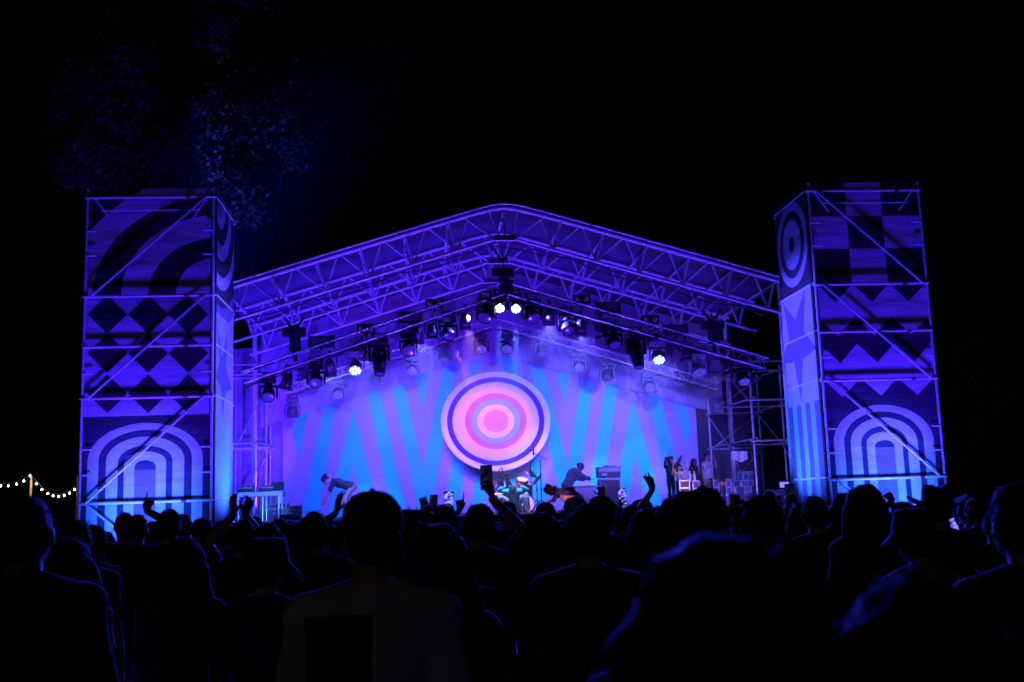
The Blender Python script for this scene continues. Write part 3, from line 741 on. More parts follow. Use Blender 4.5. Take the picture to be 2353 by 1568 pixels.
def limb_pts(m, pts, rs):
    for i in range(len(pts) - 1): m.cap(pts[i], pts[i + 1], rs[i], rs[i + 1])
def hand(m, w, d, n, sd, kind, k=1.0):
    """palm and five fingers: wrist w, direction d, palm normal n, thumb side sd"""
    d = Vector(d).normalized(); n = Vector(n); n = (n - d * n.dot(d)).normalized(); s = d.cross(n) * sd; w = Vector(w)
    for t in (-.024, -.008, .008, .024): m.cap(w + d * .012 + s * t * .6, w + d * .078 + s * t * 1.1, .0135, .0125)
    curl = {'open': (.12, .18, .15), 'relax': (.35, .5, .4), 'fist': (1.35, 1.5, 1.2), 'hold': (.75, .85, .6), 'claw': (.5, .7, .5)}
    for i, (t, L) in enumerate(((.031, .073), (.0105, .082), (-.0105, .076), (-.031, .06))):
        c = curl.get(kind)
        if kind == 'point': c = (.05, .05, .05) if i == 0 else (1.4, 1.5, 1.2)
        elif kind == 'shaka': c = (.1, .1, .1) if i == 3 else (1.2, 1.4, 1.0)
        elif kind == 'ok': c = (.9, .8, .5) if i == 0 else (.15 + .12 * i, .2, .15)
        p = w + d * .084 + s * t; a = 0; spr = {'open': 2.6, 'relax': 1, 'ok': 2.4, 'claw': 2.2}.get(kind, .4)
        for q, (fr, cu) in enumerate(zip((.45, .32, .25), c)):
            a += cu; dd = (d * math.cos(a) + n * math.sin(a) + s * t * spr * 2).normalized()
            e = p + dd * L * fr; m.cap(p, e, .0095 - .001 * q, .0088 - .001 * q); p = e
    b0 = w + d * .022 + s * .026; td = {'fist': (.75, .35, .55), 'hold': (.7, .5, .5), 'point': (.75, .4, .5), 'shaka': (.55, .9, .05), 'ok': (.8, .35, .5)}.get(kind, (.65, .8, .2))
    v = (d * td[0] + s * td[1] + n * td[2]).normalized(); e1 = b0 + v * .038; e2 = e1 + (v + d * .35 + n * .1).normalized() * .032
    m.cap(b0, e1, .0135, .0108); m.cap(e1, e2, .0105, .0085)

def basis(rx=0, ry=0, rz=0): return (Matrix.Rotation(rz, 3, 'Z') @ Matrix.Rotation(ry, 3, 'Y') @ Matrix.Rotation(rx, 3, 'X'))
SEX = {'m': dict(sh=.185, chest=(.17, .115, .17), hip=(.165, .115), neck=.058, arm=1.0, wa=.145), 'f': dict(sh=.158, chest=(.148, .108, .16), hip=(.175, .12), neck=.047, arm=.84, wa=.122)}
ARMS = {  # left-hand frame is mirrored: (elbow, wrist, hand dir, palm normal, hand kind) offsets from shoulder, x outwards
    'down': ((.05, .02, -.29), (.06, .1, -.53), (.0, .25, -1), (-1, .3, 0), 'relax'),
    'up': ((.09, .08, .27), (.02, .15, .51), (-.05, .05, 1), (0, 1, 0), 'open'),
    'bent_up': ((.16, .14, .1), (.12, .16, .36), (0, .1, 1), (0, 1, 0), 'open'),
    'lean_up': ((.2, .06, .22), (.3, .1, .45), (.25, .0, 1), (-.5, 1, 0), 'ok'),
    'point': ((.08, .1, .26), (.03, .17, .5), (.3, .1, 1), (0, 1, 0), 'point'),
    'fist': ((.16, .08, .2), (.06, .12, .43), (0, .05, 1), (0, 1, 0), 'fist'),
    'shaka': ((.1, .1, .25), (.04, .14, .49), (-.15, .05, 1), (0, -1, 0), 'shaka'),
    'phone': ((.06, .12, .26), (0, .2, .49), (-.05, .1, 1), (-1, .3, .1), 'hold'),
    'chest': ((.12, .1, -.22), (.0, .3, -.06), (-.3, .6, .6), (-1, .2, 0), 'hold'),
    'clap': ((.16, .14, -.1), (.0, .26, .14), (-.4, .2, 1), (-1, 0, 0), 'open'),
    'forward': ((.06, .22, -.16), (.0, .45, -.08), (-.1, 1, .1), (-.3, 0, -1), 'claw'),
}
def torso_pts(sex, lean=0.0, hipz=.95, side=0):
    """pelvis, waist, chest, neck base, head centre for a body bent forward by lean radians at the hip"""
    pv = Vector((0, 0, hipz)); up = Vector((side, math.sin(lean), math.cos(lean))).normalized()
    return pv, up
def make_body(sex='m', la='down', ra='down', lean=0, turn=0, nod=0, hipz=.95, legs=None, side=0, vox=.012, skinm=None, pants=None, ratio=.55, headtilt=0, shoes=None, face=False, sm=3):
    K = SEX[sex]; m = MB(); pv, up = torso_pts(sex, lean, hipz, side); fw = Vector((0, math.cos(lean), -math.sin(lean))); T = Matrix(((1, 0, 0), (0, 1, 0), (0, 0, 1)))
    rot = Matrix.Rotation(-lean, 3, 'X') @ Matrix.Rotation(math.atan(side), 3, 'Y'); P = lambda x, y, z: pv + rot @ Vector((x, y, z))
    m.ell(P(0, 0, .0), (K['hip'][0], K['hip'][1], .125), 0, rot); m.ell(P(0, .0, .16), (K['wa'], .1, .15), 0, rot)
    m.ell(P(0, 0, .35), K['chest'], 0, rot); m.cap(P(-K['sh'] + .03, -.005, .47), P(K['sh'] - .03, -.005, .47), .062 * K['arm'] ** .5, .062 * K['arm'] ** .5)
    for s in (-1, 1): m.cap(P(s * .05, 0, .53), P(s * (K['sh'] - .02), 0, .485), .05, .05)
    if sex == 'f':
        for s in (-1, 1): m.ell(P(s * .07, .085, .33), (.062, .055, .062), 0, rot)
    nb = P(0, 0, .5); nk = P(0, .02 + .02 * nod, .62); m.cap(nb, nk, K['neck'] + .008, K['neck'])
    hr = rot @ Matrix.Rotation(turn, 3, 'Z') @ Matrix.Rotation(headtilt, 3, 'Y') @ Matrix.Rotation(-nod, 3, 'X'); hc = nk + hr @ Vector((0, .025, .085)); H = lambda x, y, z: hc + hr @ Vector((x, y, z))
    m.ell(hc, (.074, .094, .108), 0, hr, 18, 12); m.ell(H(0, .035, -.055), (.056, .062, .06), 0, hr); m.ell(H(0, .07, -.09), (.026, .026, .024), 0, hr)
    m.cap(H(0, .09, .01), H(0, .108, -.028), .009, .0135)
    for s in (-1, 1):
        m.ell(H(s * .077, -.004, -.012), (.012, .022, .033), 0, hr); m.ell(H(s * .03, .08, .03), (.022, .014, .01), 0, hr); m.ell(H(s * .042, .06, -.03), (.022, .02, .018), 0, hr)
    m.ell(H(0, .094, -.058), (.022, .01, .011), 0, hr)
    hands = []
    for s, a in ((-1, la), (1, ra)):
        A = ARMS[a] if isinstance(a, str) else a
        sh = P(s * K['sh'], 0, .47); mr = lambda v: Vector((v[0] * s, v[1], v[2])); q = rot if (isinstance(a, str) and lean < .9 and len(A) < 6) else Matrix.Identity(3)
        el, wr = sh + q @ mr(A[0]), sh + q @ mr(A[1]); t = K['arm']
        m.ell(sh, (.062 * t, .06 * t, .065 * t)); m.cap(sh, el, .05 * t, .041 * t); mid_ = el + (wr - el) * .35; m.cap(el, mid_, .041 * t, .042 * t); m.cap(mid_, wr, .042 * t, .027 * t)
        d, n = q @ mr(A[2]), q @ mr(A[3]); hand(m, wr, d, n, -s if False else s * (1 if True else -1), A[4]); hands.append((sh, el, wr, d.normalized(), n))
    L = legs or [((-.095, 0, 0), (-.1, .03, -.44), (-.1, -.03, -.87)), ((.095, 0, 0), (.1, .02, -.44), (.1, -.02, -.87))]
    for l in L:
        a, k, f = [pv + Vector(x) for x in l[:3]]; m.cap(a + Vector((0, 0, -.03)), k, .085 if sex == 'm' else .088, .055); c = k + (f - k) * .3; m.cap(k, c, .055, .058); m.cap(c, f, .056, .036)
        fd = Vector(l[3]) if len(l) > 3 else Vector((.02 if l[0][0] > 0 else -.02, .17, -.045)); m.cap(f, f + fd * .5 + Vector((0, 0, -.02)), .036, .04); m.cap(f + fd * .5 + Vector((0, 0, -.02)), f + fd + Vector((0, 0, 0)), .04, .028); m.ell(f + Vector((0, -.03, -.035)), (.03, .04, .03))
    me = blob(m, 'body', [skinm or skin, pants or f_black, eye_m, lip_m, shoes or f_char], vox, sm, ratio)
    zc = pv.z + .02
    for p in me.polygons:
        c = p.center; mi = 0; below = (Vector(c) - pv).dot(rot @ Vector((0, 0, 1)))
        near_leg = min((Vector(c) - (pv + Vector(l[i]))).length for l in L for i in (0, 1, 2)) < .32
        if below < .04 and near_leg and all((Vector(c) - h[2]).length > .2 for h in hands) and all((Vector(c) - h[1]).length > .12 for h in hands): mi = 1
        if mi == 1 and min((Vector(c) - (pv + Vector(l[2]))).length for l in L) < .2 and c.z < pv.z - .6: mi = 4
        if face:
            v = hr.transposed() @ (Vector(c) - hc)
            if v.y > .06:
                for s in (-1, 1):
                    if ((v.x - s * .031) / .018) ** 2 + ((v.z - .014) / .009) ** 2 < 1: mi = 2
                if (v.x / .026) ** 2 + ((v.z + .058) / .011) ** 2 < 1 and v.y > .07: mi = 3
        p.material_index = mi
    return dict(mesh=me, hc=hc, hr=hr, P=P, rot=rot, hands=hands, pv=pv, K=K, L=L, nk=nk)
def make_shirt(B, m_, sleeve=.6, infl=.016, long_=False, vox=.014, hood=False, ratio=.3, hem=-.02):
    K = B['K']; P = B['P']; rot = B['rot']; m = MB(); i = infl
    m.ell(P(0, 0, .35), tuple(c + i for c in K['chest']), 0, rot); m.ell(P(0, 0, .16), (K['wa'] + i + .012, .1 + i + .008, .17), 0, rot)
    m.ell(P(0, 0, hem + .06), (K['hip'][0] + i, K['hip'][1] + i, .12), 0, rot)
    m.cap(P(-K['sh'] + .03, -.005, .47), P(K['sh'] - .03, -.005, .47), .062 + i, .062 + i)
    for s in (-1, 1): m.cap(P(s * .05, 0, .53), P(s * (K['sh'] - .02), 0, .485), .05 + i * .6, .05 + i)
    m.lathe([(K['neck'] + .008, -.03), (K['neck'] + .026, -.03), (K['neck'] + .02, .06), (K['neck'] + .004, .06), (K['neck'] + .008, -.03)], P(0, .0, .52), 16, rot=rot)
    for sh, el, wr, d, n in B['hands']:
        t = K['arm']; m.ell(sh, (.062 * t + i,) * 3)
        if sleeve > 0:
            if sleeve <= 1: m.cap(sh, sh + (el - sh) * sleeve, .052 * t + i, .047 * t + i)
            else: m.cap(sh, el, .052 * t + i, .045 * t + i); m.cap(el, el + (wr - el) * (sleeve - 1), .045 * t + i, .033 * t + i)
    if K is SEX['f']:
        for s in (-1, 1): m.ell(P(s * .07, .085, .33), (.062 + i, .055 + i, .062 + i), 0, rot)
        m.ell(P(0, .085, .33), (.08, .045 + i, .05), 0, rot)
    if hood: m.ell(P(0, -.07, .54), (.12, .07, .09), 0, rot)
    return bumpy(blob(m, 'shirt', m_, vox, 3, ratio), .012, 6, 2)
def strands(me, n, ln, rnd, down=.3, w=.0022, base=None, region=None):
    """thin loose hairs standing off the hair surface"""
    vs = [tuple(v.co) for v in me.vertices]; fs = [list(p.vertices) for p in me.polygons]
    for _ in range(n):
        p = me.polygons[rnd.randrange(len(me.polygons))]; c = Vector(p.center); nr = Vector(p.normal)
        if region and not region(c): continue
        L = ln * rnd.uniform(.4, 1.2); t = Vector((rnd.uniform(-1, 1), rnd.uniform(-1, 1), rnd.uniform(-1, .6)))
        d1 = (nr * .55 + t * .6).normalized(); d2 = (d1 + Vector((0, 0, -down)) + t * .25).normalized(); sd = d1.orthogonal().normalized() * w
        b = len(vs); q = c + d1 * L * .5; e = q + d2 * L * .5
        vs += [tuple(c - sd), tuple(c + sd), tuple(q + sd * .7), tuple(q - sd * .7), tuple(e)]; fs += [[b, b + 1, b + 2, b + 3], [b + 3, b + 2, b + 4]]
    mats = list(me.materials); nm = me.name; out = bpy.data.meshes.new(nm); out.from_pydata(vs, [], fs)
    for x in mats: out.materials.append(x)
    for p in out.polygons: p.use_smooth = True
    return out
def bumpy(me, amp, sc, seed=0):
    nr = [v.normal.copy() for v in me.vertices]; o = Vector((seed * 7.3, 0, 0))
    for v, n in zip(me.vertices, nr): v.co = v.co + n * (noise.fractal(v.co * sc + o, 1, 2, 3) * amp)
    return me
def make_hair(B, kind, m_=None, seed=0):
    rnd = random.Random(seed + 3); hc, hr = B['hc'], B['hr']; H = lambda x, y, z: hc + hr @ Vector((x, y, z)); m = MB(); m_ = m_ or hair_m; vox = .01
    if kind in ('short', 'crop', 'fade'):
        t = {'short': .016, 'crop': .009, 'fade': .02}[kind]
        m.ell(H(0, -.018, .022), (.074 + t, .084 + t, .096 + t), 0, hr); m.ell(H(0, -.06, -.03), (.062 + t * .6, .04 + t, .06), 0, hr)
        me = bumpy(blob(m, 'hair', m_, vox, 2), .012 if kind != 'crop' else .005, 22, seed); return strands(me, 260 if kind != 'crop' else 80, .035, rnd)
    if kind in ('long', 'long_thick', 'bob'):
        g = {'long': .02, 'long_thick': .032, 'bob': .03}[kind]; ln = {'long': .48, 'long_thick': .55, 'bob': .2}[kind]
        m.ell(H(0, -.015, .02), (.076 + g, .09 + g * .8, .1 + g * .7), 0, hr); dn = B['rot'] @ Vector((0, 0, -1))
        for x, y, k in ((-.07, -.02, .9), (-.045, -.065, 1), (0, -.085, 1.05), (.045, -.065, 1), (.07, -.02, .9)):
            p0 = H(x, y, .01); p1 = p0 + dn * (ln * .45) + Vector((x * .5, -.012, 0)); p2 = p0 + dn * (ln * k) + Vector((x * .45, -.02, 0))
            m.cap(p0, p1, .036 + g * .6, .045 + g * .6); m.cap(p1, p2, .045 + g * .6, .02)
        me = bumpy(blob(m, 'hair', m_, .012, 3), .008, 20, seed); return strands(me, 900, .07, rnd, 1.2, .0014)
    if kind in ('afro', 'curly', 'puff'):
        r = {'afro': .15, 'curly': .115, 'puff': .18}[kind]
        m.ell(H(0, -.03, .045), (r, r * .95, r * .95), 0, hr, 20, 14)
        if kind == 'curly':
            for _ in range(26): m.ell(H(rnd.uniform(-.1, .1), rnd.uniform(-.12, .03), rnd.uniform(-.12, .12)), (.035,) * 3)
        me = bumpy(blob(m, 'hair', m_, .012, 2), .03, 13, seed); return strands(me, 1100, .05, rnd, 0, .0016)
    if kind in ('bun', 'pony', 'topknot'):
        m.ell(H(0, -.016, .02), (.088, .1, .11), 0, hr); c = {'bun': (0, -.12, .06), 'topknot': (0, -.05, .15), 'pony': (0, -.12, .04)}[kind]; m.ell(H(*c), (.045, .045, .045), 0, hr)
        if kind == 'pony':
            dn = B['rot'] @ Vector((0, 0, -1)); p = H(0, -.13, .03); m.cap(p, p + dn * .14 + Vector((0, -.05, 0)), .03, .036); m.cap(p + dn * .14 + Vector((0, -.05, 0)), p + dn * .36 + Vector((0, -.02, 0)), .036, .012)
        me = bumpy(blob(m, 'hair', m_, vox, 2), .008, 20, seed); return strands(me, 260, .045, rnd)
    if kind in ('dreads',):
        m.ell(H(0, -.015, .02), (.09, .1, .108), 0, hr)
        for k in range(22):
            t = 2 * math.pi * k / 22
            if math.sin(t) > .55: continue
            p = H(.085 * math.cos(t), .09 * math.sin(t) - .01, .05); q = p + Vector((.03 * math.cos(t), .03 * math.sin(t), -.16)); m.cap(p, q, .02, .018); m.cap(q, q + Vector((.01 * math.cos(t), 0, -rnd.uniform(.06, .2))), .018, .012)
        return bumpy(blob(m, 'hair', m_, .01, 1), .008, 30, seed)
    if kind == 'hang':                                    # hair falling straight down from a bowed head
        m.ell(H(0, -.015, .02), (.092, .1, .11), 0, hr)
        for _ in range(14):
            p = H(rnd.uniform(-.07, .07), rnd.uniform(-.05, .08), rnd.uniform(0, .1)); m.cap(p, p + Vector((rnd.uniform(-.03, .03), rnd.uniform(-.02, .02), -rnd.uniform(.18, .34))), .034, .01)
        me = bumpy(blob(m, 'hair', m_, .01, 2), .012, 20, seed); return strands(me, 300, .07, rnd, 1.4)
def make_hat(B, kind, m_):
    hc, hr = B['hc'], B['hr']; H = lambda x, y, z: hc + hr @ Vector((x, y, z)); b = MB()
    if kind == 'cap':
        b.lathe([(0.0001, .128), (.03, .127), (.062, .113), (.086, .08), (.094, .04), (.095, .005), (.092, .004), (.09, .04)], H(0, -.005, .012), 28, rot=hr, sy=1.12); b.ell(H(0, -.005, .143), (.009, .009, .006), 0, hr)
        pts = []; n = 14; vs = []
        for i in range(n + 1):
            t = math.pi * i / n; x = .088 * math.cos(t); yb = .085 * math.sin(t) + .015; yf = yb + .072 * math.sin(t) ** .7; z = .012 - .012 * (x / .088) ** 2
            vs += [H(x, yb, z + .006), H(x, yf, z - .018), H(x, yf, z - .022), H(x, yb, z)]
        b.add(vs, [(4 * i + a, 4 * i + (a + 1) % 4, 4 * i + 4 + (a + 1) % 4, 4 * i + 4 + a) for i in range(n) for a in range(4)], 0, True)
        b.box(H(0, -.108, .03), (.05, .006, .016), 0, hr)
    elif kind == 'bucket':
        b.lathe([(0.0001, .115), (.07, .113), (.085, .1), (.098, .03), (.102, .0), (.15, -.055), (.148, -.058), (.098, -.005), (.09, .03)], H(0, -.005, .02), 28, rot=hr, sy=1.12)
    elif kind == 'beanie':
        b.lathe([(0.0001, .14), (.04, .135), (.08, .1), (.096, .045), (.1, .0), (.1, -.025), (.094, -.027), (.09, 0)], H(0, -.006, .01), 28, rot=hr, sy=1.14)
    elif kind == 'cowboy':
        n = 36; vs = []; fs = []; prof = [(.0001, .12), (.05, .125), (.08, .13), (.092, .1), (.1, .03), (.104, .0), (.14, -.005), (.185, .012), (.187, .006), (.14, -.013), (.1, -.012)]
        for (r, z) in prof:
            for i in range(n):
                t = 2 * math.pi * i / n; x, y = r * math.cos(t), r * math.sin(t) * 1.12
                dz = .05 * (abs(x) / .19) ** 2 * (1 if r > .12 else 0) - (.03 * math.exp(-(x / .03) ** 2) if z > .11 else 0) - (.02 * (y / .19) ** 2 if r > .12 else 0)
                vs.append(H(x, y - .005, z + dz + .03))
        b.add(vs, [(j * n + i, j * n + (i + 1) % n, (j + 1) * n + (i + 1) % n, (j + 1) * n + i) for j in range(len(prof) - 1) for i in range(n)], 0, True)
    return b.mesh('hat', m_)

PBODY = {}
def body_of(sex, la, ra, turn=0, nod=0, sk=None, vox=.012, **k):
    key = (sex, str(la), str(ra), turn, nod, (sk or skin).name, str(sorted((a, str(c)) for a, c in k.items())))
    if key not in PBODY: PBODY[key] = make_body(sex, la, ra, turn=turn, nod=nod, skinm=sk, vox=vox, **k)
    return PBODY[key]
PART = {}
def part(B, kind, fn):
    key = (id(B), kind)
    if key not in PART: PART[key] = fn()
    return PART[key]
def person(B, shirt=f_black, hair='short', hat=None, hat_m=None, label='', group='concert crowd', sleeve=.6, hair_mat=None, infl=.016, hood=False, loc=(0, 0, 0), rz=0, s=1, flip=False, seed=0):
    r = empty('person', loc, rz, label, 'person', group); r.scale = ((-s if flip else s), s, s)
    link('body', B['mesh'], r)
    link('shirt' if sleeve < 1.2 else 'jacket', part(B, ('s', shirt.name, sleeve, infl, hood), lambda: make_shirt(B, shirt, sleeve, infl, hood=hood)), r)
    if hair: link('hair', part(B, ('h', hair, (hair_mat or hair_m).name, seed % 3), lambda: make_hair(B, hair, hair_mat, seed % 3)), r)
    if hat: link({'cap': 'cap', 'bucket': 'bucket_hat', 'beanie': 'beanie', 'cowboy': 'brimmed_hat'}[hat], part(B, ('c', hat, hat_m.name), lambda: make_hat(B, hat, hat_m)), r)
    return r
TOPX = {'cap': .16, 'bucket': .14, 'beanie': .155, 'cowboy': .165, 'short': .128, 'crop': .12, 'fade': .135, 'long': .135, 'long_thick': .143, 'bob': .14, 'afro': .195, 'curly': .165, 'puff': .225, 'bun': .132, 'pony': .132, 'topknot': .19, 'dreads': .13, None: .108}
def put(px, py, Y, B, **k):
    """stand a person on the ground so that the top of the head or hat shows at px, py at distance Y"""
    p = at(px, py, Y); top = B['hc'].z + TOPX[k.get('hat') or k.get('hair', 'short')]
    s = p.z / top; fl = k.get('flip'); hx = B['hc'].x * s * (-1 if fl else 1); hy = B['hc'].y * s; rz = k.get('rz', 0)
    k['loc'] = (p.x - (hx * math.cos(rz) - hy * math.sin(rz)), Y - (hx * math.sin(rz) + hy * math.cos(rz)), 0); k['s'] = s
    return person(B, **k)
def hand_at(r, B, side):
    """world point of a hand's grip and its direction"""
    sh, el, wr, d, n = B['hands'][side]; fl = -1 if r.scale.x < 0 else 1; s = r.scale.y
    q = wr + d * .07 + n.normalized() * .03
    v = Vector((q.x * fl * s, q.y * s, q.z * s)); Rz = Matrix.Rotation(r.rotation_euler.z, 3, 'Z'); dv = Vector((d.x * fl, d.y, d.z))
    return Vector(r.location) + Rz @ v, Rz @ dv
def screen_mat(name, kind):
    m = bpy.data.materials.new(name); m.use_nodes = True; t = m.node_tree; b = t.nodes['Principled BSDF']; b.inputs['Base Color'].default_value = (.01, .01, .01, 1); b.inputs['Roughness'].default_value = .15
    tc = t.nodes.new('ShaderNodeTexCoord'); n = t.nodes.new('ShaderNodeTexNoise'); n.inputs['Scale'].default_value = 38; n.inputs['Detail'].default_value = 3
    t.links.new(tc.outputs['Object'], n.inputs['Vector']); cr = t.nodes.new('ShaderNodeValToRGB'); t.links.new(n.outputs['Fac'], cr.inputs[0])
    cr.color_ramp.elements[0].position = .38; cr.color_ramp.elements[0].color = (.01, .0, .12, 1); cr.color_ramp.elements[1].position = .72; cr.color_ramp.elements[1].color = (.75, .7, 1, 1)
    e = cr.color_ramp.elements.new(.52); e.color = (.12, .1, .9, 1); t.links.new(cr.outputs[0], b.inputs['Emission Color']); b.inputs['Emission Strength'].default_value = {'on': 1.6, 'dim': .03}[kind]
    return m
scr_on = screen_mat('phone_screen_live', 'on'); scr_dim = screen_mat('phone_screen_dark', 'dim'); ui_m = mat('screen_symbols', (.8, .8, .8), var=0, emit=(.9, .9, 1), estr=1.5); rec_m = mat('record_button', (.8, .2, .1), var=0, emit=(1, .25, .1), estr=1.5)
def phone(loc, label, on=True, tilt=0, yaw=0, s=1, land=False):
    r = empty('phone', loc, 0, label, 'phone', 'phones held up to film the stage'); r.rotation_euler = (rad(-8), tilt, yaw); r.scale = (s,) * 3
    b = MB(); b.bbox((0, 0, 0), (.074, .009, .152), .004); b.build('case', black, r)
    b = MB(); b.poly([(-.033, -.0052, -.045), (.033, -.0052, -.045), (.033, -.0052, .06), (-.033, -.0052, .06)]); sc_ = b.build('screen', scr_on if on else scr_dim, r)
    if on:
        b = MB()
        for x in (-.02, .02): b.box((x, -.0056, -.062), (.011, .0008, .009))
        b.box((0, -.0056, .068), (.02, .0008, .004)); b.build('symbols', ui_m, sc_)
        b = MB(); b.lathe([(.0001, 0), (.007, 0)], (0, -.0057, -.062), 12, rot=Matrix.Rotation(rad(90), 3, 'X')); b.build('record_button', rec_m, sc_)
    else:
        b = MB(); b.bbox((-.02, .006, .052), (.026, .004, .03), .002); b.build('camera_bump', black, r)
    return r

def ik(sh, wr, up=.295, fo=.27, pole=Vector((0, -.2, -.6))):
    d = wr - sh; L = d.length; k = max(1, L / (up + fo) * 1.004); up *= k; fo *= k
    a = (up * up - fo * fo + L * L) / (2 * L); h = math.sqrt(max(0, up * up - a * a)); u = d / L
    pp_ = (pole - u * pole.dot(u)).normalized(); return sh + u * a + pp_ * h
def reach(px, py, Y, sex, top, hands):
    """arm specs that bring the hands of a person standing with head top at px, py to given picture points; hands: {side: (hx, hy, dy, kind, direction, normal)}"""
    p = at(px, py, Y); zt_ = 1.655 + TOPX[top]; s = p.z / zt_; out = {}
    for sd_, (hx, hy, dy, kind, d, n) in hands.items():
        q = (at(hx, hy, Y + dy) - p) / s; sg = -1 if sd_ == 'l' else 1; d = Vector(d).normalized()
        wr = Vector((q.x, dy / s - .03, zt_ + q.z)) - d * .06; sh = Vector((sg * SEX[sex]['sh'], 0, 1.42)); el = ik(sh, wr, pole=Vector((sg * .35, -.1, -.6)))
        m_ = lambda v: (round(v[0] * sg, 4), round(v[1], 4), round(v[2], 4)); out[sd_] = (m_(el - sh), m_(wr - sh), m_(d), m_(n), kind)
    return out.get('l', 'down'), out.get('r', 'down')
def PR(px, py, Y, sex, hands, label, turn=0, nod=0, sk=None, **k):
    la, ra = reach(px, py, Y, sex, k.get('hat') or k.get('hair', 'short'), hands)
    B = body_of(sex, la, ra, turn=turn, nod=nod, sk=sk, vox=.0082, sm=1, ratio=.4); return P(px, py, Y, B, label, **k)
# ------------------------------------------------------------------ crowd: people one can tell apart
BB = body_of
up_r = dict(la='down', ra='up')
sd, sp_ = skin_d, skin_p
stand_m, stand_f = BB('m', 'down', 'down'), BB('f', 'down', 'down')
stand_ml = BB('m', 'down', 'down', turn=.35); stand_fr = BB('f', 'down', 'down', turn=-.4, nod=.1); stand_md = BB('m', 'down', 'down', sk=sd, nod=-.1)
VARS = [stand_m, stand_f, stand_ml, stand_fr, stand_md]
xm = mat('shirt_back_print_dummy', (.5, .5, .5))
# the capped man's pale T-shirt with a dark square print across the shoulder blades
f_print = fab('fabric_cream_with_dark_back_print', (.62, .57, .5)); t = f_print.node_tree; bs = t.nodes['Principled BSDF']
src = bs.inputs['Base Color'].links[0].from_socket; tc = t.nodes.new('ShaderNodeTexCoord'); sx = t.nodes.new('ShaderNodeSeparateXYZ'); t.links.new(tc.outputs['Object'], sx.inputs[0])
def cmpn(sock, c, e):
    n = t.nodes.new('ShaderNodeMath'); n.operation = 'COMPARE'; n.inputs[1].default_value = c; n.inputs[2].default_value = e; t.links.new(sock, n.inputs[0]); return n.outputs[0]
def mul(a, c): n = t.nodes.new('ShaderNodeMath'); n.operation = 'MULTIPLY'; t.links.new(a, n.inputs[0]); t.links.new(c, n.inputs[1]); return n.outputs[0]
yl = t.nodes.new('ShaderNodeMath'); yl.operation = 'LESS_THAN'; yl.inputs[1].default_value = -.03; t.links.new(sx.outputs[1], yl.inputs[0])
msk = mul(mul(cmpn(sx.outputs[0], -.085, .1), cmpn(sx.outputs[2], 1.335, .105)), yl.outputs[0])
mx = t.nodes.new('ShaderNodeMix'); mx.data_type = 'RGBA'; t.links.new(msk, mx.inputs[0]); t.links.new(src, mx.inputs[6]); mx.inputs[7].default_value = (.03, .03, .03, 1); t.links.new(mx.outputs[2], bs.inputs['Base Color'])
bpy.data.materials.remove(xm)
crowd = []
def P(px, py, Y, B, label, **k): r = put(px, py, Y, B, label=label, **k); crowd.append((r, Y)); return r
capman = P(855, 1113, 3.2, stand_m, 'man in a dark baseball cap and cream T-shirt with a dark square back print', shirt=f_print, hair='crop', hat='cap', hat_m=f_char, infl=.02, sleeve=.95, rz=rad(-4))
P(66, 1141, 3.6, stand_md, 'tall man with cropped hair in a black shirt at the far left edge', hair='crop', infl=.022, sleeve=1)
P(177, 1196, 6.2, stand_ml, 'short haired person between the tall left man and the left tower', hair='short')
P(213, 1200, 7.5, BB('m', 'down', 'down', turn=-1.3), 'person in a cap with its peak turned to the right before the left tower', hair='crop', hat='cap', hat_m=f_navy)
P(289, 1180, 9.5, stand_m, 'round headed person beside the pointing hand before the left tower', hair='short', seed=1)
PR(317, 1183, 8.6, 'm', {'r': (347, 1158, .12, 'point', (.2, .1, 1), (0, 1, .1))}, 'person pointing one finger up before the left tower', hair='crop', seed=1)
P(354, 1196, 9.5, stand_f, 'small headed person right of the pointing arm', hair='pony')
P(391, 1172, 8.0, stand_m, 'tall short haired person before the right half of the left tower', hair='short', seed=2)
P(418, 1182, 8.8, stand_ml, 'person close behind the tall one before the left tower', hair='short')
P(423, 1231, 4.8, stand_f, 'long haired person with a lit hair rim in the left foreground', hair='long', shirt=f_wine)
P(465, 1185, 9.0, stand_m, 'capped head at the right edge of the left tower', hair='crop', hat='cap', hat_m=f_black)
P(489, 1211, 9.5, stand_f, 'low head in the gap between left tower and keyboard table', hair='bun')
P(516, 1196, 9.0, stand_fr, 'head with tied back hair below the left wing', hair='pony', seed=1)
PR(560, 1196, 7.2, 'm', {'l': (540, 1164, .2, 'open', (-.1, .1, 1), (.6, .6, 0)), 'r': (574, 1164, .2, 'claw', (.45, .1, 1), (-.7, .6, 0))}, 'person with both hands in the air before the keyboard table', hair='short', seed=1)
P(585, 1187, 9.5, stand_ml, 'short haired head under the legs of the keyboard table', hair='crop')
P(615, 1201, 6.0, stand_f, 'dark haired woman in a wine top low before the keyboard table', hair='long', shirt=f_wine)
P(644, 1191, 9.0, stand_m, 'bare headed person below the stacked flight cases', hair='fade')
P(667, 1206, 6.5, BB('f', 'down', 'down', turn=.9), 'woman looking left left of the capped man', hair='bun', seed=1)
P(722, 1177, 6.6, stand_m, 'broad round head left of the capped man', hair='fade', seed=1)
PR(800, 1190, 7.0, 'f', {'l': (778, 1160, .1, 'open', (.2, .1, 1), (.8, .5, 0))}, 'person waving an open hand left of the capped man', hair='bun')
P(700, 1196, 11, stand_f, 'small far head under the bending stagehand', hair='short')
P(937, 1168, 6.3, stand_f, 'curly haired person with a hair band right of the capped man', hair='curly')
P(1003, 1200, 3.5, stand_f, 'woman with thick long hair lit blue along her right side', hair='long_thick', shirt=f_char, sleeve=1.9)
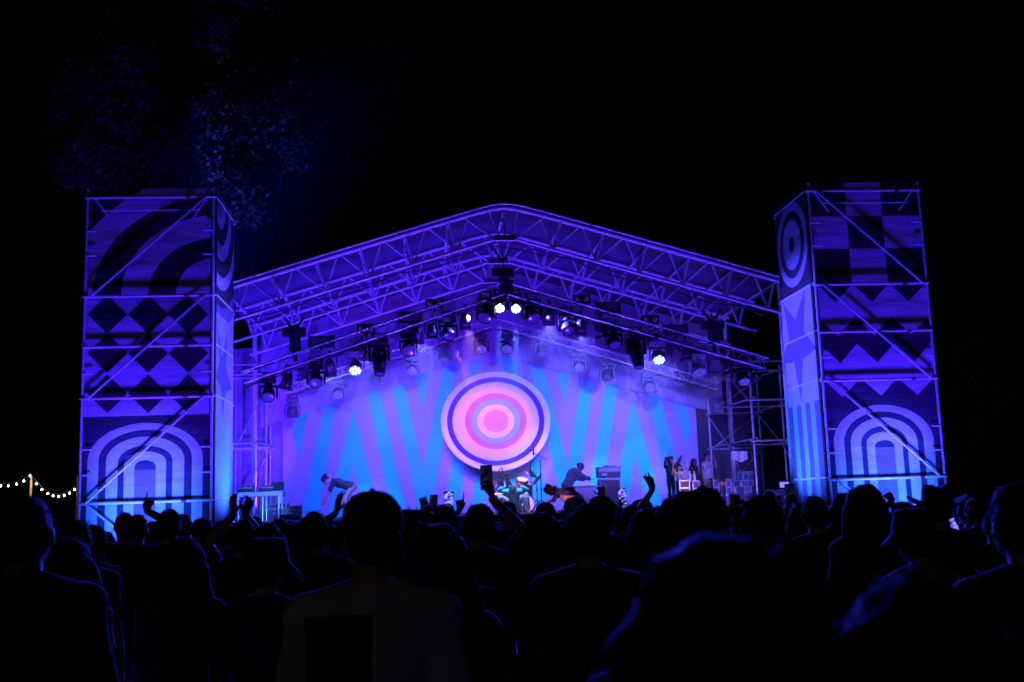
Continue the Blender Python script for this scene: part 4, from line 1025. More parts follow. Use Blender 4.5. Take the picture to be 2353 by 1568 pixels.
p1 = PR(986, 1182, 9.5, 'f', {'l': (970, 1172, .2, 'hold', (-.3, .1, 1), (1, .2, 0)), 'r': (1003, 1166, .2, 'hold', (0, .1, 1), (-1, .2, 0))}, 'person lifting two dark phones left of the small guitar amplifier', hair='short', seed=2)
p2 = PR(1022, 1164, 7.6, 'm', {'r': (1040, 1172, .3, 'hold', (-.1, .1, 1), (-1, .2, 0))}, 'person filming with a bright phone before the small guitar amplifier', hair='short', seed=1)
PR(1066, 1190, 8.6, 'f', {'l': (1056, 1158, .1, 'point', (.05, 0, 1), (0, 1, 0))}, 'person raising a closed hand right of the bright phone', hair='pony', seed=2)
p3 = PR(1100, 1158, 6.2, 'm', {'r': (1128, 1126, .2, 'hold', (-.05, .05, 1), (-1, .3, .1))}, 'tall person with a high dark phone before the drum kit', hair='fade', seed=2)
P(1165, 1153, 10.0, BB('m', 'down', 'down', turn=.25), 'narrow headed person with short hair below the crouching singer', hair='fade', hair_mat=hair_b)
P(1243, 1175, 5.4, stand_f, 'long haired woman before the right of the drum kit', hair='long_thick', seed=1)
P(1252, 1152, 9.2, stand_m, 'person in a rounded hat just below the curly dancer', hair='crop', hat='beanie', hat_m=f_black)
P(1344, 1162, 4.4, stand_m, 'man with a round haircut and backpack straps before the bass amplifier', hair='fade', shirt=f_navy, infl=.024, seed=1)
P(1379, 1139, 6.8, BB('m', 'down', 'down', turn=-.2), 'tall round head overlapping the bass amplifier', hair='fade', seed=2)
PR(1372, 1166, 9.4, 'f', {'r': (1380, 1128, .1, 'shaka', (-.1, 0, 1), (0, 1, 0))}, 'person showing a thumb and little finger hand sign before the bass amplifier', hair='short')
PR(1316, 1138, 10.5, 'm', {'r': (1310, 1128, .25, 'claw', (-.6, .1, .7), (-.4, .6, -.6))}, 'person in a cap facing left with one hand up beside the grey stage block', turn=.8, hair='crop', hat='cap', hat_m=f_grey)
p4 = PR(1434, 1168, 9.2, 'm', {'l': (1421, 1155, .25, 'hold', (.1, .1, 1), (1, .2, 0))}, 'person holding a phone against the bass amplifier', hair='short')
P(1472, 1142, 9.0, BB('m', 'down', 'down', turn=1.2), 'man in a peaked cap facing left right of the bass amplifier', hair='crop', hat='cap', hat_m=f_char)
P(1449, 1163, 7.4, stand_f, 'small head just under the left facing capped man', hair='short', seed=1)
P(1485, 1166, 6.0, stand_fr, 'woman with a long lit plait before the afro', hair='long', hair_mat=hair_b)
PR(1512, 1163, 8.2, 'f', {'l': (1491, 1111, .1, 'ok', (-.2, 0, 1), (-.3, 1, 0))}, 'woman in dreadlocks raising an arm with thumb and finger joined', hair='dreads')
P(1580, 1128, 4.4, stand_fr, 'person with a big blurred afro before the right wing guests', hair='afro')
P(1612, 1121, 7.5, stand_m, 'person with a wide curly head behind the afro', hair='afro', seed=1)
P(1640, 1224, 1.05, stand_f, 'very near blurred head with full hair at the bottom right of centre', hair='long_thick', seed=2)
P(1585, 1262, 2.15, stand_m, 'near person with a broad blue lit shoulder beside the blurred head', hair='crop', infl=.045, sleeve=1.9, shirt=f_char)
P(2080, 1332, 1.0, stand_f, 'very near blurred head at the bottom right', hair='fade', seed=1)
PR(1702, 1164, 7.4, 'm', {'l': (1680, 1146, .1, 'fist', (.15, 0, 1), (0, 1, 0))}, 'person with a raised fist before the right wing scaffold', turn=.2, hair='short')
P(1738, 1141, 6.2, stand_m, 'broad head right of the raised fist', hair='curly', seed=1)
P(1762, 1130, 7.0, stand_m, 'tall head with a topknot before the right wing cases', hair='topknot')
p5 = PR(1834, 1158, 8.5, 'f', {'l': (1803, 1150, .25, 'hold', (.1, .1, 1), (1, .3, 0)), 'r': (1822, 1150, .25, 'hold', (-.3, .1, 1), (-1, .3, 0))}, 'woman filming with a phone in both hands before the right tower edge', hair='long', seed=1)
P(1868, 1140, 7.0, stand_m, 'broad short haired head before the inner edge of the right tower', hair='fade')
P(1935, 1132, 9.0, stand_f, 'head with hair blown sideways before the right tower', hair='bob')
P(1982, 1111, 5.6, stand_f, 'tall long haired woman in a brown jacket before the right tower arch', hair='long_thick', sleeve=1.9, shirt=f_wine, infl=.03, hair_mat=hair_b)
PR(2070, 1148, 8.6, 'm', {'l': (2032, 1142, .1, 'fist', (-.4, 0, 1), (0, 1, 0))}, 'man in a peaked cap with one arm up before the right tower arch', turn=.9, hair='crop', hat='cap', hat_m=f_grey)
P(2098, 1163, 9.0, stand_f, 'small curly head beside the wide brimmed hat', hair='curly', seed=2)
hatman = PR(2150, 1111, 6.4, 'm', {'r': (2192, 1235, .4, 'hold', (0, .3, 1), (-1, .2, 0))}, 'person in a wide brimmed hat before the right tower corner', turn=-.2, hair='crop', hat='cowboy', hat_m=f_black)
P(2238, 1142, 8.0, stand_ml, 'person with a lit cheek right of the right tower', hair='short', seed=1)
P(2332, 1112, 3.1, stand_m, 'tall dark man at the right edge of the picture', hair='short', infl=.025, seed=2)
P(2262, 1150, 9, stand_f, 'woman with lit hair edges right of the right tower', hair='long', hair_mat=hair_b)
bpy.context.view_layer.update()


def grip(r, side, label, on, tilt=0, up=.03, dy=0):
    me = r; B = next(v for v in PBODY.values() if v['mesh'] == r.children[0].data); q, d = hand_at(r, B, side); return phone(q + Vector((0, dy, up)), label, on, tilt, r.rotation_euler.z, 1.0)
grip(p1, 0, 'dark phone in the left of two raised hands', False, rad(-14)); grip(p1, 1, 'dark phone in the right of two raised hands', False, rad(4))
grip(p2, 1, 'phone with a bright screen showing the stage before the small amplifier', True, rad(4), .05)
grip(p3, 1, 'phone held highest in front of the drum kit', False, 0, .06)
grip(p4, 0, 'phone with a lit screen before the bass amplifier', True, rad(-4), .04)
grip(p5, 0, 'phone held in both hands before the right tower edge', False, 0, .05)
grip(hatman, 1, 'phone with live picture and record button under the wide brimmed hat', True, rad(-16), .05)
# backpack straps of the round headed man
# ------------------------------------------------------------------ rest of the crowd
def skyline(x):
    t = [(0, 1207), (500, 1206), (800, 1198), (1000, 1192), (1200, 1190), (1400, 1176), (1600, 1160), (2000, 1158), (2353, 1142)]
    for (a, ya), (c, yc) in zip(t[:-1], t[1:]):
        if x <= c: return ya + (yc - ya) * (x - a) / (c - a)
    return t[-1][1]
KIND = [('short', None, 'person with short dark hair'), ('long', None, 'person with long dark hair'), ('fade', None, 'person with rounded haircut'), ('crop', 'cap', 'person in baseball cap'), ('bun', None, 'person with hair bun'),
        ('curly', None, 'person with curly hair'), ('pony', None, 'person with ponytail'), ('crop', 'bucket', 'person in bucket hat'), ('bob', None, 'person with bobbed hair'), ('crop', None, 'person with cropped hair'), ('crop', 'beanie', 'person in knit cap')]
SH = [(f_black, 'black'), (f_char, 'charcoal'), (f_navy, 'navy'), (f_wine, 'wine'), (f_grey, 'grey')]
ZN = [(180, 'below the string lights'), (490, 'before the left tower'), (655, 'before the keyboard table'), (900, 'before the left backdrop'), (1110, 'left of the drum kit'), (1260, 'before the drum kit'), (1440, 'before the bass amplifier'), (1620, 'before the wing guests'),
      (1900, 'before the right scaffold'), (2180, 'before the right tower'), (9999, 'beyond the right tower')]
fill = []
rf = random.Random(11)
taken = [(o.location.x, o.location.y) for o, _ in crowd]
Y = 4.6
while Y < 19.2:
    step = .62 + .02 * Y; x0 = at(-30, 1180, Y).x; x1 = at(2385, 1180, Y).x; x = x0 + rf.uniform(0, step)
    while x < x1:
        yy = Y + rf.uniform(-.3, .3); px, _ = pix((x, yy, 1.6)); 
        if all((x - a) ** 2 + (yy - c) ** 2 > .4 ** 2 for a, c in taken):
            taken.append((x, yy)); py = skyline(px) + rf.uniform(0, 16) + (12 if yy < 8 else 0) + (rf.random() < .3) * 8
            fill.append((px, py, yy, rf.randrange(len(KIND)), rf.randrange(len(SH)), rf.randrange(5), rf.randrange(3)))
        x += step * rf.uniform(.8, 1.25)
    Y += 1.25
    if Y > 14: Y += .35
arms_up = [BB('f', 'down', 'up'), BB('m', 'down', ((.16, .08, .2), (.06, .12, .43), (0, .05, 1), (0, 1, 0), 'fist'))]
keys = {}
for f in fill:
    px, py, yy, k, c, v, s3 = f; zn = next(n for lim, n in ZN if px < lim); row = 'near rows' if yy < 8 else 'middle rows' if yy < 13 else 'front rows'
    keys.setdefault((KIND[k][2], SH[c][1], row, zn), []).append(f)
ORD = ['leftmost', 'second from left', 'third from left', 'fourth from left', 'fifth from left', 'sixth from left', 'seventh from left', 'eighth from left', 'ninth from left', 'tenth from left']
for (kd, cn, row, zn), fs in keys.items():
    fs.sort()
    for i, (px, py, yy, k, c, v, s3) in enumerate(fs):
        lb = f'{kd}, {cn} top, {row} {zn}' + (f', {ORD[i]}' if len(fs) > 1 else '')
        put(px, py, yy, VARS[v], label=lb, hair=KIND[k][0], hat=KIND[k][1], hat_m=[f_black, f_char, f_navy][s3], shirt=SH[c][0], seed=s3, rz=rad(rf.uniform(-14, 14)), flip=rf.random() < .5)
# ------------------------------------------------------------------ performers and guests on the stage
G1 = 'performers on the stage'; G2 = 'guests on the right wing'
def on_deck(px, py, Y, B, z0=DZ, fit=True, sc=1.0, **k):
    p = at(px, py, Y); top = B['hc'].z + TOPX[k.get('hat') or k.get('hair')] if fit else None
    s = (p.z - z0) / top if fit else sc; rz = k.get('rz', 0); hx, hy = B['hc'].x * s, B['hc'].y * s
    k['loc'] = (p.x - (hx * math.cos(rz) - hy * math.sin(rz)), Y - (hx * math.sin(rz) + hy * math.cos(rz)), z0); k['s'] = s; return person(B, **k)
PI = math.pi
seat_legs = [((-.1, 0, 0), (-.2, .4, .02), (-.2, .42, -.44)), ((.1, 0, 0), (.2, .4, .02), (.2, .44, -.44))]
drm = make_body('f', ((.16, .12, -.2), (.1, .34, -.16), (-.2, 1, .1), (0, 0, -1), 'hold'), ((.16, .12, -.2), (.1, .34, -.16), (-.2, 1, .1), (0, 0, -1), 'hold'), hipz=.53, legs=seat_legs, skinm=skin_p, vox=.009, face=True, ratio=.7)
on_deck(1159, 1085, 27.3, drm, shirt=f_navy, sleeve=0, hair='bob', rz=PI, label='drummer with a dark fringe in a sleeveless navy top behind the drum kit', group=G1)
cr_legs = [((-.1, 0, 0), (-.33, .3, .2), (-.3, .16, -.2)), ((.1, 0, 0), (.36, .32, .18), (.3, .28, -.2))]
snr = make_body('f', ((.2, .16, .04), (.03, .3, .12), (.0, .1, 1), (1, .2, 0), 'open'), ((.2, .16, .04), (.03, .3, .12), (.1, .1, 1), (-1, .2, 0), 'open'), lean=.95, nod=.6, hipz=.27, legs=cr_legs, skinm=skin_p, pants=skin_p, vox=.009, face=True, ratio=.7)
sing = on_deck(1178, 1128, 25.5, snr, fit=False, sc=.95, shirt=f_teal, sleeve=1.6, hair='hang', hair_mat=hair_b, rz=PI - .15, label='singer in turquoise crouching with bowed head and hands raised', group=G1)
for l in cr_legs:
    b = MB(); k_, f_ = [snr['pv'] + Vector(v) for v in l[1:3]]; b.cap(k_ + (f_ - k_) * .15, f_, .075, .085); link('leg_warmer', blob(b, 'leg_warmer', fab('knit_cream', (.6, .5, .5)), .014, 2), sing)
bn_l = [((-.1, 0, 0), (-.14, .05, -.42), (-.16, .0, -.84)), ((.1, 0, 0), (.14, .08, -.42), (.16, .1, -.84))]
hang_arm = ((.02, .14, -.24), (.0, .26, -.46), (0, .3, -1), (-1, 0, 0), 'relax')
bnd = make_body('m', hang_arm, hang_arm, lean=1.25, nod=-.1, hipz=.8, legs=[((-.1, 0, 0), (-.14, .2, -.36), (-.16, .0, -.74)), ((.1, 0, 0), (.14, .24, -.34), (.16, .1, -.74))], skinm=skin_p, pants=f_grey, vox=.01, ratio=.6)
on_deck(748, 1113, 28.0, bnd, fit=False, sc=1.0, shirt=f_navy, sleeve=.9, hair='bun', rz=PI * .53, label='stagehand with a hair knot bending low at the left of the deck', group=G1)
dn = make_body('f', hang_arm, ((.15, .1, -.1), (.1, .3, -.2), (0, .6, -.6), (-1, 0, 0), 'relax'), lean=1.2, nod=.2, hipz=.3, legs=[((-.1, 0, 0), (-.22, .36, .06), (-.2, .08, -.24)), ((.1, 0, 0), (.22, .36, .06), (.2, .1, -.24))], skinm=skin, pants=f_navy, vox=.01, ratio=.6)
on_deck(1264, 1124, 24.7, dn, fit=False, sc=1.0, shirt=f_navy, sleeve=.8, hair='curly', rz=PI * .38, label='curly haired dancer bent over at the right of the drum kit', group=G1)
hd = make_body('f', ((.1, .18, -.16), (.0, .4, -.2), (-.1, 1, 0), (0, 0, -1), 'relax'), ((.1, .18, -.16), (.0, .4, -.2), (-.1, 1, 0), (0, 0, -1), 'relax'), lean=.5, nod=.8, hipz=.6, legs=seat_legs, skinm=skin_p, vox=.01, ratio=.6)
on_deck(1333, 1093, 28.2, hd, fit=False, shirt=f_char, sleeve=1.9, hair='long', rz=-PI * .4, label='seated player with hanging hair and charcoal top left of the bass amplifier', group=G1, infl=.03)
def stool(x, y, h, label):
    t = empty('stool', (x, y, DZ), label=label, cat='stool', group='round stools of the players'); b = MB(); b.lathe([(.0001, h), (.15, h), (.17, h - .03), (.16, h - .07), (.0001, h - .07)], n=20); b.build('seat', black, t)
    b = MB(); b.tube((0, 0, .1), (0, 0, h - .06), .025); b.build('post', steel_dark, t)
    for k in range(3): b = MB(); b.tube((0, 0, .25), (.26 * math.cos(k * 2.1), .26 * math.sin(k * 2.1), .01), .014); b.build('leg', steel_dark, t)
o_ = [q for q in COL.objects if q.get('group') == G1]
for q in o_:
    if 'drummer' in q['label']: stool(q.location.x, q.location.y + .02, .42 * q.scale.y, 'round stool under the drummer')
    if 'seated player' in q['label']: stool(q.location.x, q.location.y, .49, 'round stool under the seated player left of the bass amplifier')
# guests
g1 = make_body('m', 'bent_up', ((.2, .06, .2), (.36, .02, .4), (.6, 0, .8), (0, 1, 0), 'fist'), skinm=skin, vox=.01, ratio=.6, face=True)
G_ = dict(group=G2)
a1 = on_deck(1540, 1048, 26.9, g1, shirt=f_black, sleeve=1.9, hair='curly', rz=PI + .5, label='guest in black with an orange waistcoat panel and an arm thrown up', flip=True, **G_)
K = g1; b = MB(); b.ell(K['P'](.04, .04, .26), (.14, .11, .17), 0, K['rot']); link('waistcoat', blob(b, 'waistcoat', f_orange, .014, 3), a1)
g2 = make_body('f', 'bent_up', 'bent_up', skinm=skin_p, vox=.01, ratio=.6, face=True, pants=f_white)
a2 = on_deck(1560, 1066, 26.3, g2, shirt=f_white, sleeve=.4, hair='long', hair_mat=hair_b, rz=PI + .1, label='guest in sunglasses and a white top with both arms raised', **G_)
b = MB(); H = lambda x, y, z: g2['hc'] + g2['hr'] @ Vector((x, y, z))
for s in (-1, 1): b.ell(H(s * .034, .094, .016), (.03, .008, .02), 0)
b.tube(H(-.07, .06, .02), H(-.074, -.01, .02), .004); b.tube(H(.07, .06, .02), H(.074, -.01, .02), .004); b.tube(H(-.03, .1, .02), H(.03, .1, .02), .004); link('sunglasses', b.mesh('sunglasses', black), a2)
g3 = make_body('f', 'down', 'clap', skinm=skin_d, vox=.01, ratio=.6, face=True)
on_deck(1594, 1053, 26.7, g3, shirt=f_black, sleeve=1.8, hair='long', rz=PI + .5, label='guest with long black hair in a dark long sleeved top', **G_)
g4 = make_body('f', 'clap', 'down', skinm=skin, vox=.01, ratio=.6, face=True, turn=.4)
on_deck(1624, 1043, 26.5, g4, shirt=f_white, sleeve=0, hair='crop', rz=PI + .4, label='guest with cropped hair in a white strapless top beside the scaffold', **G_)

# ------------------------------------------------------------------ drum kit and microphones
shell = mat('drum_shell_red', (.35, .08, .12), .25, var=.1); dhead = mat('drum_head', (.75, .72, .7), .45, var=.1); brass = mat('cymbal_brass', (.7, .5, .2), .3, .9, var=.2); chr_ = chrome
def drum(name, px, py, Y, r, h, axis, label, cat='drum'):
    p = at(px, py, Y); t = empty(name, (p.x, p.y, DZ), label=label, cat=cat, group='drums of the kit'); o = Vector((0, 0, p.z - DZ)); d = Vector(axis).normalized(); rt_ = d.to_track_quat('Z', 'Y').to_matrix()
    b = MB(); b.lathe([(r, -h / 2), (r, h / 2)], o, 28, rot=rt_); b.build('shell', shell, t)
    for s in (-1, 1):
        b = MB(); b.lathe([(.0001, s * h / 2), (r * .98, s * (h / 2 + .002))], o, 28, rot=rt_); b.build('skin_head', dhead, t)
        b = MB(); b.lathe([(r * .97, s * (h / 2 - .02)), (r * 1.04, s * (h / 2 - .02)), (r * 1.04, s * (h / 2 + .015)), (r * .97, s * (h / 2 + .015))], o, 28, rot=rt_); b.build('hoop', chr_, t)
    for k in range(8):
        a = k * math.pi / 4; v = rt_ @ Vector((r * 1.03 * math.cos(a), r * 1.03 * math.sin(a), 0)); q = rt_ @ Vector((0, 0, h / 2 - .02)); b = MB(); b.tube(o + v - q, o + v + q, .006); b.build('tension_rod', chr_, t)
    for k in range(3):
        a = k * 2.1 + .4; b = MB(); b.tube((r * .9 * math.cos(a), r * .9 * math.sin(a), 0), (r * .8 * math.cos(a), r * .8 * math.sin(a), o.z - .02), .012); b.build('leg', chr_, t)
drum('bass_drum', 1202, 1160, 26.4, .26, .42, (0, -1, .05), 'bass drum with a pale front skin right of the crouching singer')
drum('rack_tom', 1199, 1113, 26.6, .15, .26, (.1, -.5, 1), 'small tom with a pale skin at the top of the kit')
drum('floor_tom', 1206, 1128, 26.8, .19, .3, (0, -.3, 1), 'larger tom under the small tom')
drum('snare_drum', 1142, 1142, 26.5, .17, .14, (0, -.15, 1), 'shallow snare drum left of the drummer')
def stand(name, px, y0, y1, Y, label, boom=None, cym=None, mic=None, cat='stand', grp='cymbal and microphone stands'):
    a, c = at(px, y0, Y), at(px, y1, Y); t = empty(name, (c.x, Y, DZ), label=label, cat=cat, group=grp); o = Vector((c.x, Y, DZ)); top = Vector((0, 0, a.z - DZ))
    b = MB(); b.tube((0, 0, .1), top, .012); b.lathe([(.012, .5), (.022, .52), (.022, .58), (.012, .6)], n=8); b.build('pole', steel_dark, t)
    for k in range(3): an = k * 2.1 + .5; b = MB(); b.tube((0, 0, .3), (.32 * math.cos(an), .32 * math.sin(an), .01), .01); b.build('leg', steel_dark, t)
    if boom:
        e, f = at(boom[0], boom[1], Y) - o, at(boom[2], boom[3], Y) - o; b = MB(); b.tube(e, f, .009); b.build('boom_arm', steel_dark, t)
    if mic:
        q = at(mic[0], mic[1], Y) - o; q2 = at(mic[2], mic[3], Y) - o; b = MB(); b.tube(q, q2, .018, .022); b.ell(q2, (.028, .028, .03)); b.build('microphone', black, t)
    if cym:
        b = MB(); rt_ = Matrix.Rotation(cym[1], 3, 'Y') @ Matrix.Rotation(rad(cym[2]), 3, 'X'); b.lathe([(.0001, .03), (.03, .026), (.045, .006), (cym[0], -.014), (cym[0], -.017), (.04, .0)], top, 28, rot=rt_); b.build('cymbal', brass, t)
stand('microphone_stand', 1246, 1054, 1190, 26.0, 'tall boom microphone stand right of the disc', (1255, 1056, 1226, 1041), None, (1225.8, 1047, 1225.8, 1035))
stand('cymbal_stand', 1223, 1064, 1190, 26.8, 'cymbal stand with a crossing boom right of the kit', (1229, 1057, 1189, 1089), None, None)
stand('cymbal_stand', 1223, 1085, 1190, 27.2, 'cymbal on a stand tilted at the right of the kit', None, (.2, rad(40), 25))
stand('cymbal_stand', 1138, 1105, 1190, 27.0, 'flat cymbal left of the drummer', None, (.22, rad(-10), 12))
stand('cymbal_stand', 1236, 1102, 1190, 26.9, 'steeply tilted cymbal under the tall microphone stand', None, (.19, rad(-50), 10))
stand('microphone_stand', 1150, 1078, 1190, 27.6, 'overhead microphone stand behind the drummer', (1146, 1083, 1153, 1074), None, (1153.5, 1076, 1155, 1085))
stand('microphone_stand', 1216, 1112, 1190, 26.2, 'short microphone stand between the drums', (1216, 1112, 1208, 1120), None, (1208, 1119, 1204, 1122))

# ------------------------------------------------------------------ amplifiers, cases, table
tolex = mat('amp_vinyl', (.03, .03, .035), .6, var=.2, bump=.2, bscale=200); grille = mat('grille_cloth', (.03, .028, .035), .85, var=.2, scale=60, bump=.4, bscale=160); trim = mat('aluminium_trim', (.38, .38, .4), .35, .8, var=.1); cream_g = mat('grille_pale', (.3, .26, .3), .85, var=.2, scale=60)
def span_box(x0, y0, x1, y1, Y): a, c = at(x0, y0, Y), at(x1, y1, Y); return (a.x + c.x) / 2, (a.z + c.z) / 2, abs(c.x - a.x), abs(a.z - c.z)
x, z, w_, h_ = span_box(1377, 1100.5, 1431, 1190, 28); zc0 = DZ; h_ = at(1400, 1100.5, 28).z - DZ
t = empty('speaker_cabinet', (x, 28, DZ), label='tall bass speaker cabinet with pale edge trim right of centre', cat='speaker cabinet'); b = MB(); b.bbox((0, .2, h_ / 2), (w_, .4, h_), .02); b.build('case', tolex, t)
b = MB(); b.box((0, -.003, h_ / 2), (w_ - .09, .01, h_ - .09)); b.build('grille', grille, t)
b = MB()
for s in (-1, 1): b.box((s * (w_ / 2 - .025), -.004, h_ / 2), (.014, .012, h_ - .06)); b.box((0, -.0045, h_ / 2 + s * (h_ / 2 - .03)), (w_ - .06, .011, .014))
b.build('edge_trim', trim, t); b = MB(); b.bbox((-w_ / 2 + .13, -.01, h_ - .16), (.09, .008, .1), .003); b.build('badge', trim, t)

z1_ = at(1400, 1099.5, 28).z; x2, z2_, w2, h2 = span_box(1373, 1075, 1427.5, 1098.8, 28)
t = empty('amplifier_head', (x2, 28, z1_ + .012), label='bass amplifier head with a row of knobs on top of the tall cabinet', cat='amplifier'); b = MB(); b.bbox((0, .18, h2 / 2), (w2, .32, h2), .015); b.build('case', tolex, t)
b = MB(); b.box((0, .015, h2 * .72), (w2 - .07, .01, h2 * .34)); pn = b.build('control_panel', mat('amp_panel', (.2, .2, .22), .4), t)
b = MB(); b.box((0, .015, h2 * .3), (w2 - .07, .01, h2 * .38)); b.build('grille', grille, t)
b = MB()
for k in range(9): b.tube((-w2 * .36 + k * .052, .005, h2 * .74), (-w2 * .36 + k * .052, -.02, h2 * .74), .013)
b.build('knobs', trim, t); b = MB(); b.box((-w2 * .22, .006, h2 * .32), (.16, .008, .06)); b.build('badge', trim, t)
for k in (-.09, 0, .1, .17): b = MB(); b.bbox((k, .18, h2 + .022), (.07, .12, .04), .006); b.build('effect_pedal', steel_dark, t)
t = empty('guitar_amplifier', (at(1001, 1170, 26.5).x, 26.5, DZ), label='small wide guitar amplifier with pale lettering left of the drum kit', cat='amplifier'); wa = at(1023, 1170, 26.5).x - at(978, 1170, 26.5).x; ha = at(1001, 1160, 26.5).z - DZ
b = MB(); b.bbox((0, .13, ha / 2), (wa, .26, ha), .02); b.build('case', tolex, t); b = MB(); b.box((0, -.003, ha * .42), (wa - .06, .01, ha * .6)); b.build('grille', cream_g, t); b = MB(); b.box((0, -.003, ha * .86), (wa - .06, .01, ha * .12)); b.build('control_panel', trim, t)
b = MB(); b.bbox((0, .13, ha + .03), (.14, .03, .02), .006); b.build('handle', black, t)
cu = bpy.data.curves.new('logo', 'FONT'); cu.body = 'VOX'; cu.size = .11; cu.extrude = .003; cu.align_x = 'CENTER'; lo = bpy.data.objects.new('tmp', cu); WORK.collection.objects.link(lo); lm = bpy.data.meshes.new_from_object(lo); bpy.data.objects.remove(lo)
lm.name = 'lettering'; lm.materials.append(white_pl); o = link('lettering', lm, t, (-wa * .05, -.012, ha * .5)); o.rotation_euler = (PI / 2, 0, 0)
t = empty('stage_block', (at(1347, 1150, 27.6).x, 27.6, DZ), label='pale grey box in front of the seated player', cat='stage block'); wb = at(1373, 1150, 27.6).x - at(1321, 1150, 27.6).x; b = MB(); b.bbox((0, .2, .3), (wb, .4, .6), .015); b.build('case', mat('painted_box', (.35, .32, .38), .7), t); b = MB(); b.box((0, .2, .62), (wb + .04, .44, .03)); b.build('lid', mat('painted_lid', (.4, .36, .42), .6), t)

case_m = mat('flight_case_panel', (.06, .05, .1), .5, var=.2, scale=8)
def case(px0, py0, px1, py1, Y, label, depth=.5, base=None, lid=True):
    x, z, w_, h_ = span_box(px0, py0, px1, py1, Y); zb = z - h_ / 2 if base is None else base; h_ = z + h_ / 2 - zb
    t = empty('flight_case', (x, Y, zb), label=label, cat='flight case', group='flight cases on the stage'); b = MB(); b.box((0, depth / 2, h_ / 2), (w_ - .02, depth - .02, h_ - .02)); b.build('panel', case_m, t); b = MB()
    for sx_ in (-1, 1):
        for sy in (0, 1): b.box((sx_ * (w_ / 2 - .015), sy * depth, h_ / 2), (.022, .03, h_))
    for sz in (0, 1):
        for sy in (0, 1): b.box((0, sy * depth, sz * h_), (w_ + .01, .03, .022))
        for sx_ in (-1, 1): b.box((sx_ * (w_ / 2 - .014), depth / 2, sz * h_), (.023, depth + .01, .023))
    if lid: b.box((0, -.004, h_ * .72), (w_, .03, .03))
    b.build('edge_profile', trim, t)
    for s in (-1, 1): b = MB(); b.bbox((s * w_ * .25, -.012, h_ * .45), (.1, .02, .11), .008); b.build('latch', chrome, t)
    return t
case(599, 1160, 643, 1203, 26.9, 'low flight case under the keyboard table', .6, DZ); case(645, 1158, 660, 1203, 27.0, 'narrow flight case at the right leg of the keyboard table', .5, DZ); case(661, 1163, 689, 1203, 27.3, 'flight case with a pale label right of the keyboard table', .5, DZ)
case(1705, 1085, 1731, 1103, 25.4, 'small flight case on top of the wing stack', .4); case(1700, 1105, 1731, 1117, 25.35, 'shallow drawer case in the middle of the wing stack', .5, None, False); case(1709, 1118, 1731, 1170, 25.4, 'tall flight case at the bottom of the wing stack', .5, DZ); case(1777, 1127, 1819, 1180, 25.0, 'pale edged flight case beside the right tower', .6, DZ)
case(1560, 1105, 1588, 1150, 26.0, 'dark case in front of the guest in sunglasses', .4, DZ); case(1590, 1106, 1610, 1150, 26.0, 'open frame case with bottles on it', .4, DZ); case(1638, 1104, 1655, 1150, 26.0, 'slim case at the foot of the scaffold', .4, DZ); case(1667, 1103, 1684, 1160, 25.6, 'upright case between scaffold and wing stack', .4, DZ)
zt_ = at(590, 1131, 26.2).z; xa, xb = at(533, 1131, 26.2).x, at(649, 1131, 26.2).x
t = empty('keyboard_table', ((xa + xb) / 2, 26.2, DZ), label='white edged table carrying keyboards in the left wing', cat='table'); W_ = xb - xa; hz = zt_ - DZ
b = MB(); b.bbox((0, .35, hz - .05), (W_, .7, .1), .01); b.build('tabletop', mat('white_table_edge', (.6, .6, .66), .4), t)
for s in (-.47, .1, .42):
    for y in (.05, .65): b = MB(); b.tube((s * W_, y, 0), (s * W_, y, hz - .1), .035); b.build('leg', alu, t)
b = MB(); b.box((W_ * .46, -.01, hz - .17), (.05, .012, .24)); b.build('hanging_tape', white_pl, t)
keyw = mat('ivory_keys', (.7, .7, .7), .35)
def keyboard(px0, px1, py, Y, label, tilt):
    a, c = at(px0, py, Y), at(px1, py, Y); t = empty('keyboard', ((a.x + c.x) / 2, Y, zt_), label=label, cat='keyboard', group='keyboards on the table'); w_ = c.x - a.x; Rm = Matrix.Rotation(tilt, 3, 'X')
    b = MB(); b.bbox((0, 0, .08), (w_, .3, .09), .01, 0, Rm); b.build('case', black, t); b = MB(); b.box(Vector((0, 0, .08)) + Rm @ Vector((0, -.07, .05)), (w_ * .9, .12, .015), 0, Rm); b.build('keys', keyw, t); b = MB()
    for k in range(8): q = Vector((0, 0, .08)) + Rm @ Vector((-w_ * .4 + k * w_ * .11, .08, .045)); b.tube(q, q + Rm @ Vector((0, 0, .025)), .012)
    b.build('knobs', trim, t)
keyboard(548, 585, 1124, 26.4, 'keyboard at the left of the white edged table', rad(12)); keyboard(597, 630, 1124, 26.5, 'keyboard at the right of the white edged table', rad(12))
t = empty('laptop', (at(636, 1125, 26.4).x, 26.4, zt_), label='open laptop at the right end of the white edged table', cat='laptop'); b = MB(); b.bbox((0, 0, .012), (.32, .22, .02), .005); b.build('base', trim, t); b = MB(); b.bbox((0, .14, .13), (.32, .012, .22), .004, 0, Matrix.Rotation(rad(-15), 3, 'X')); b.build('screen', steel_dark, t)
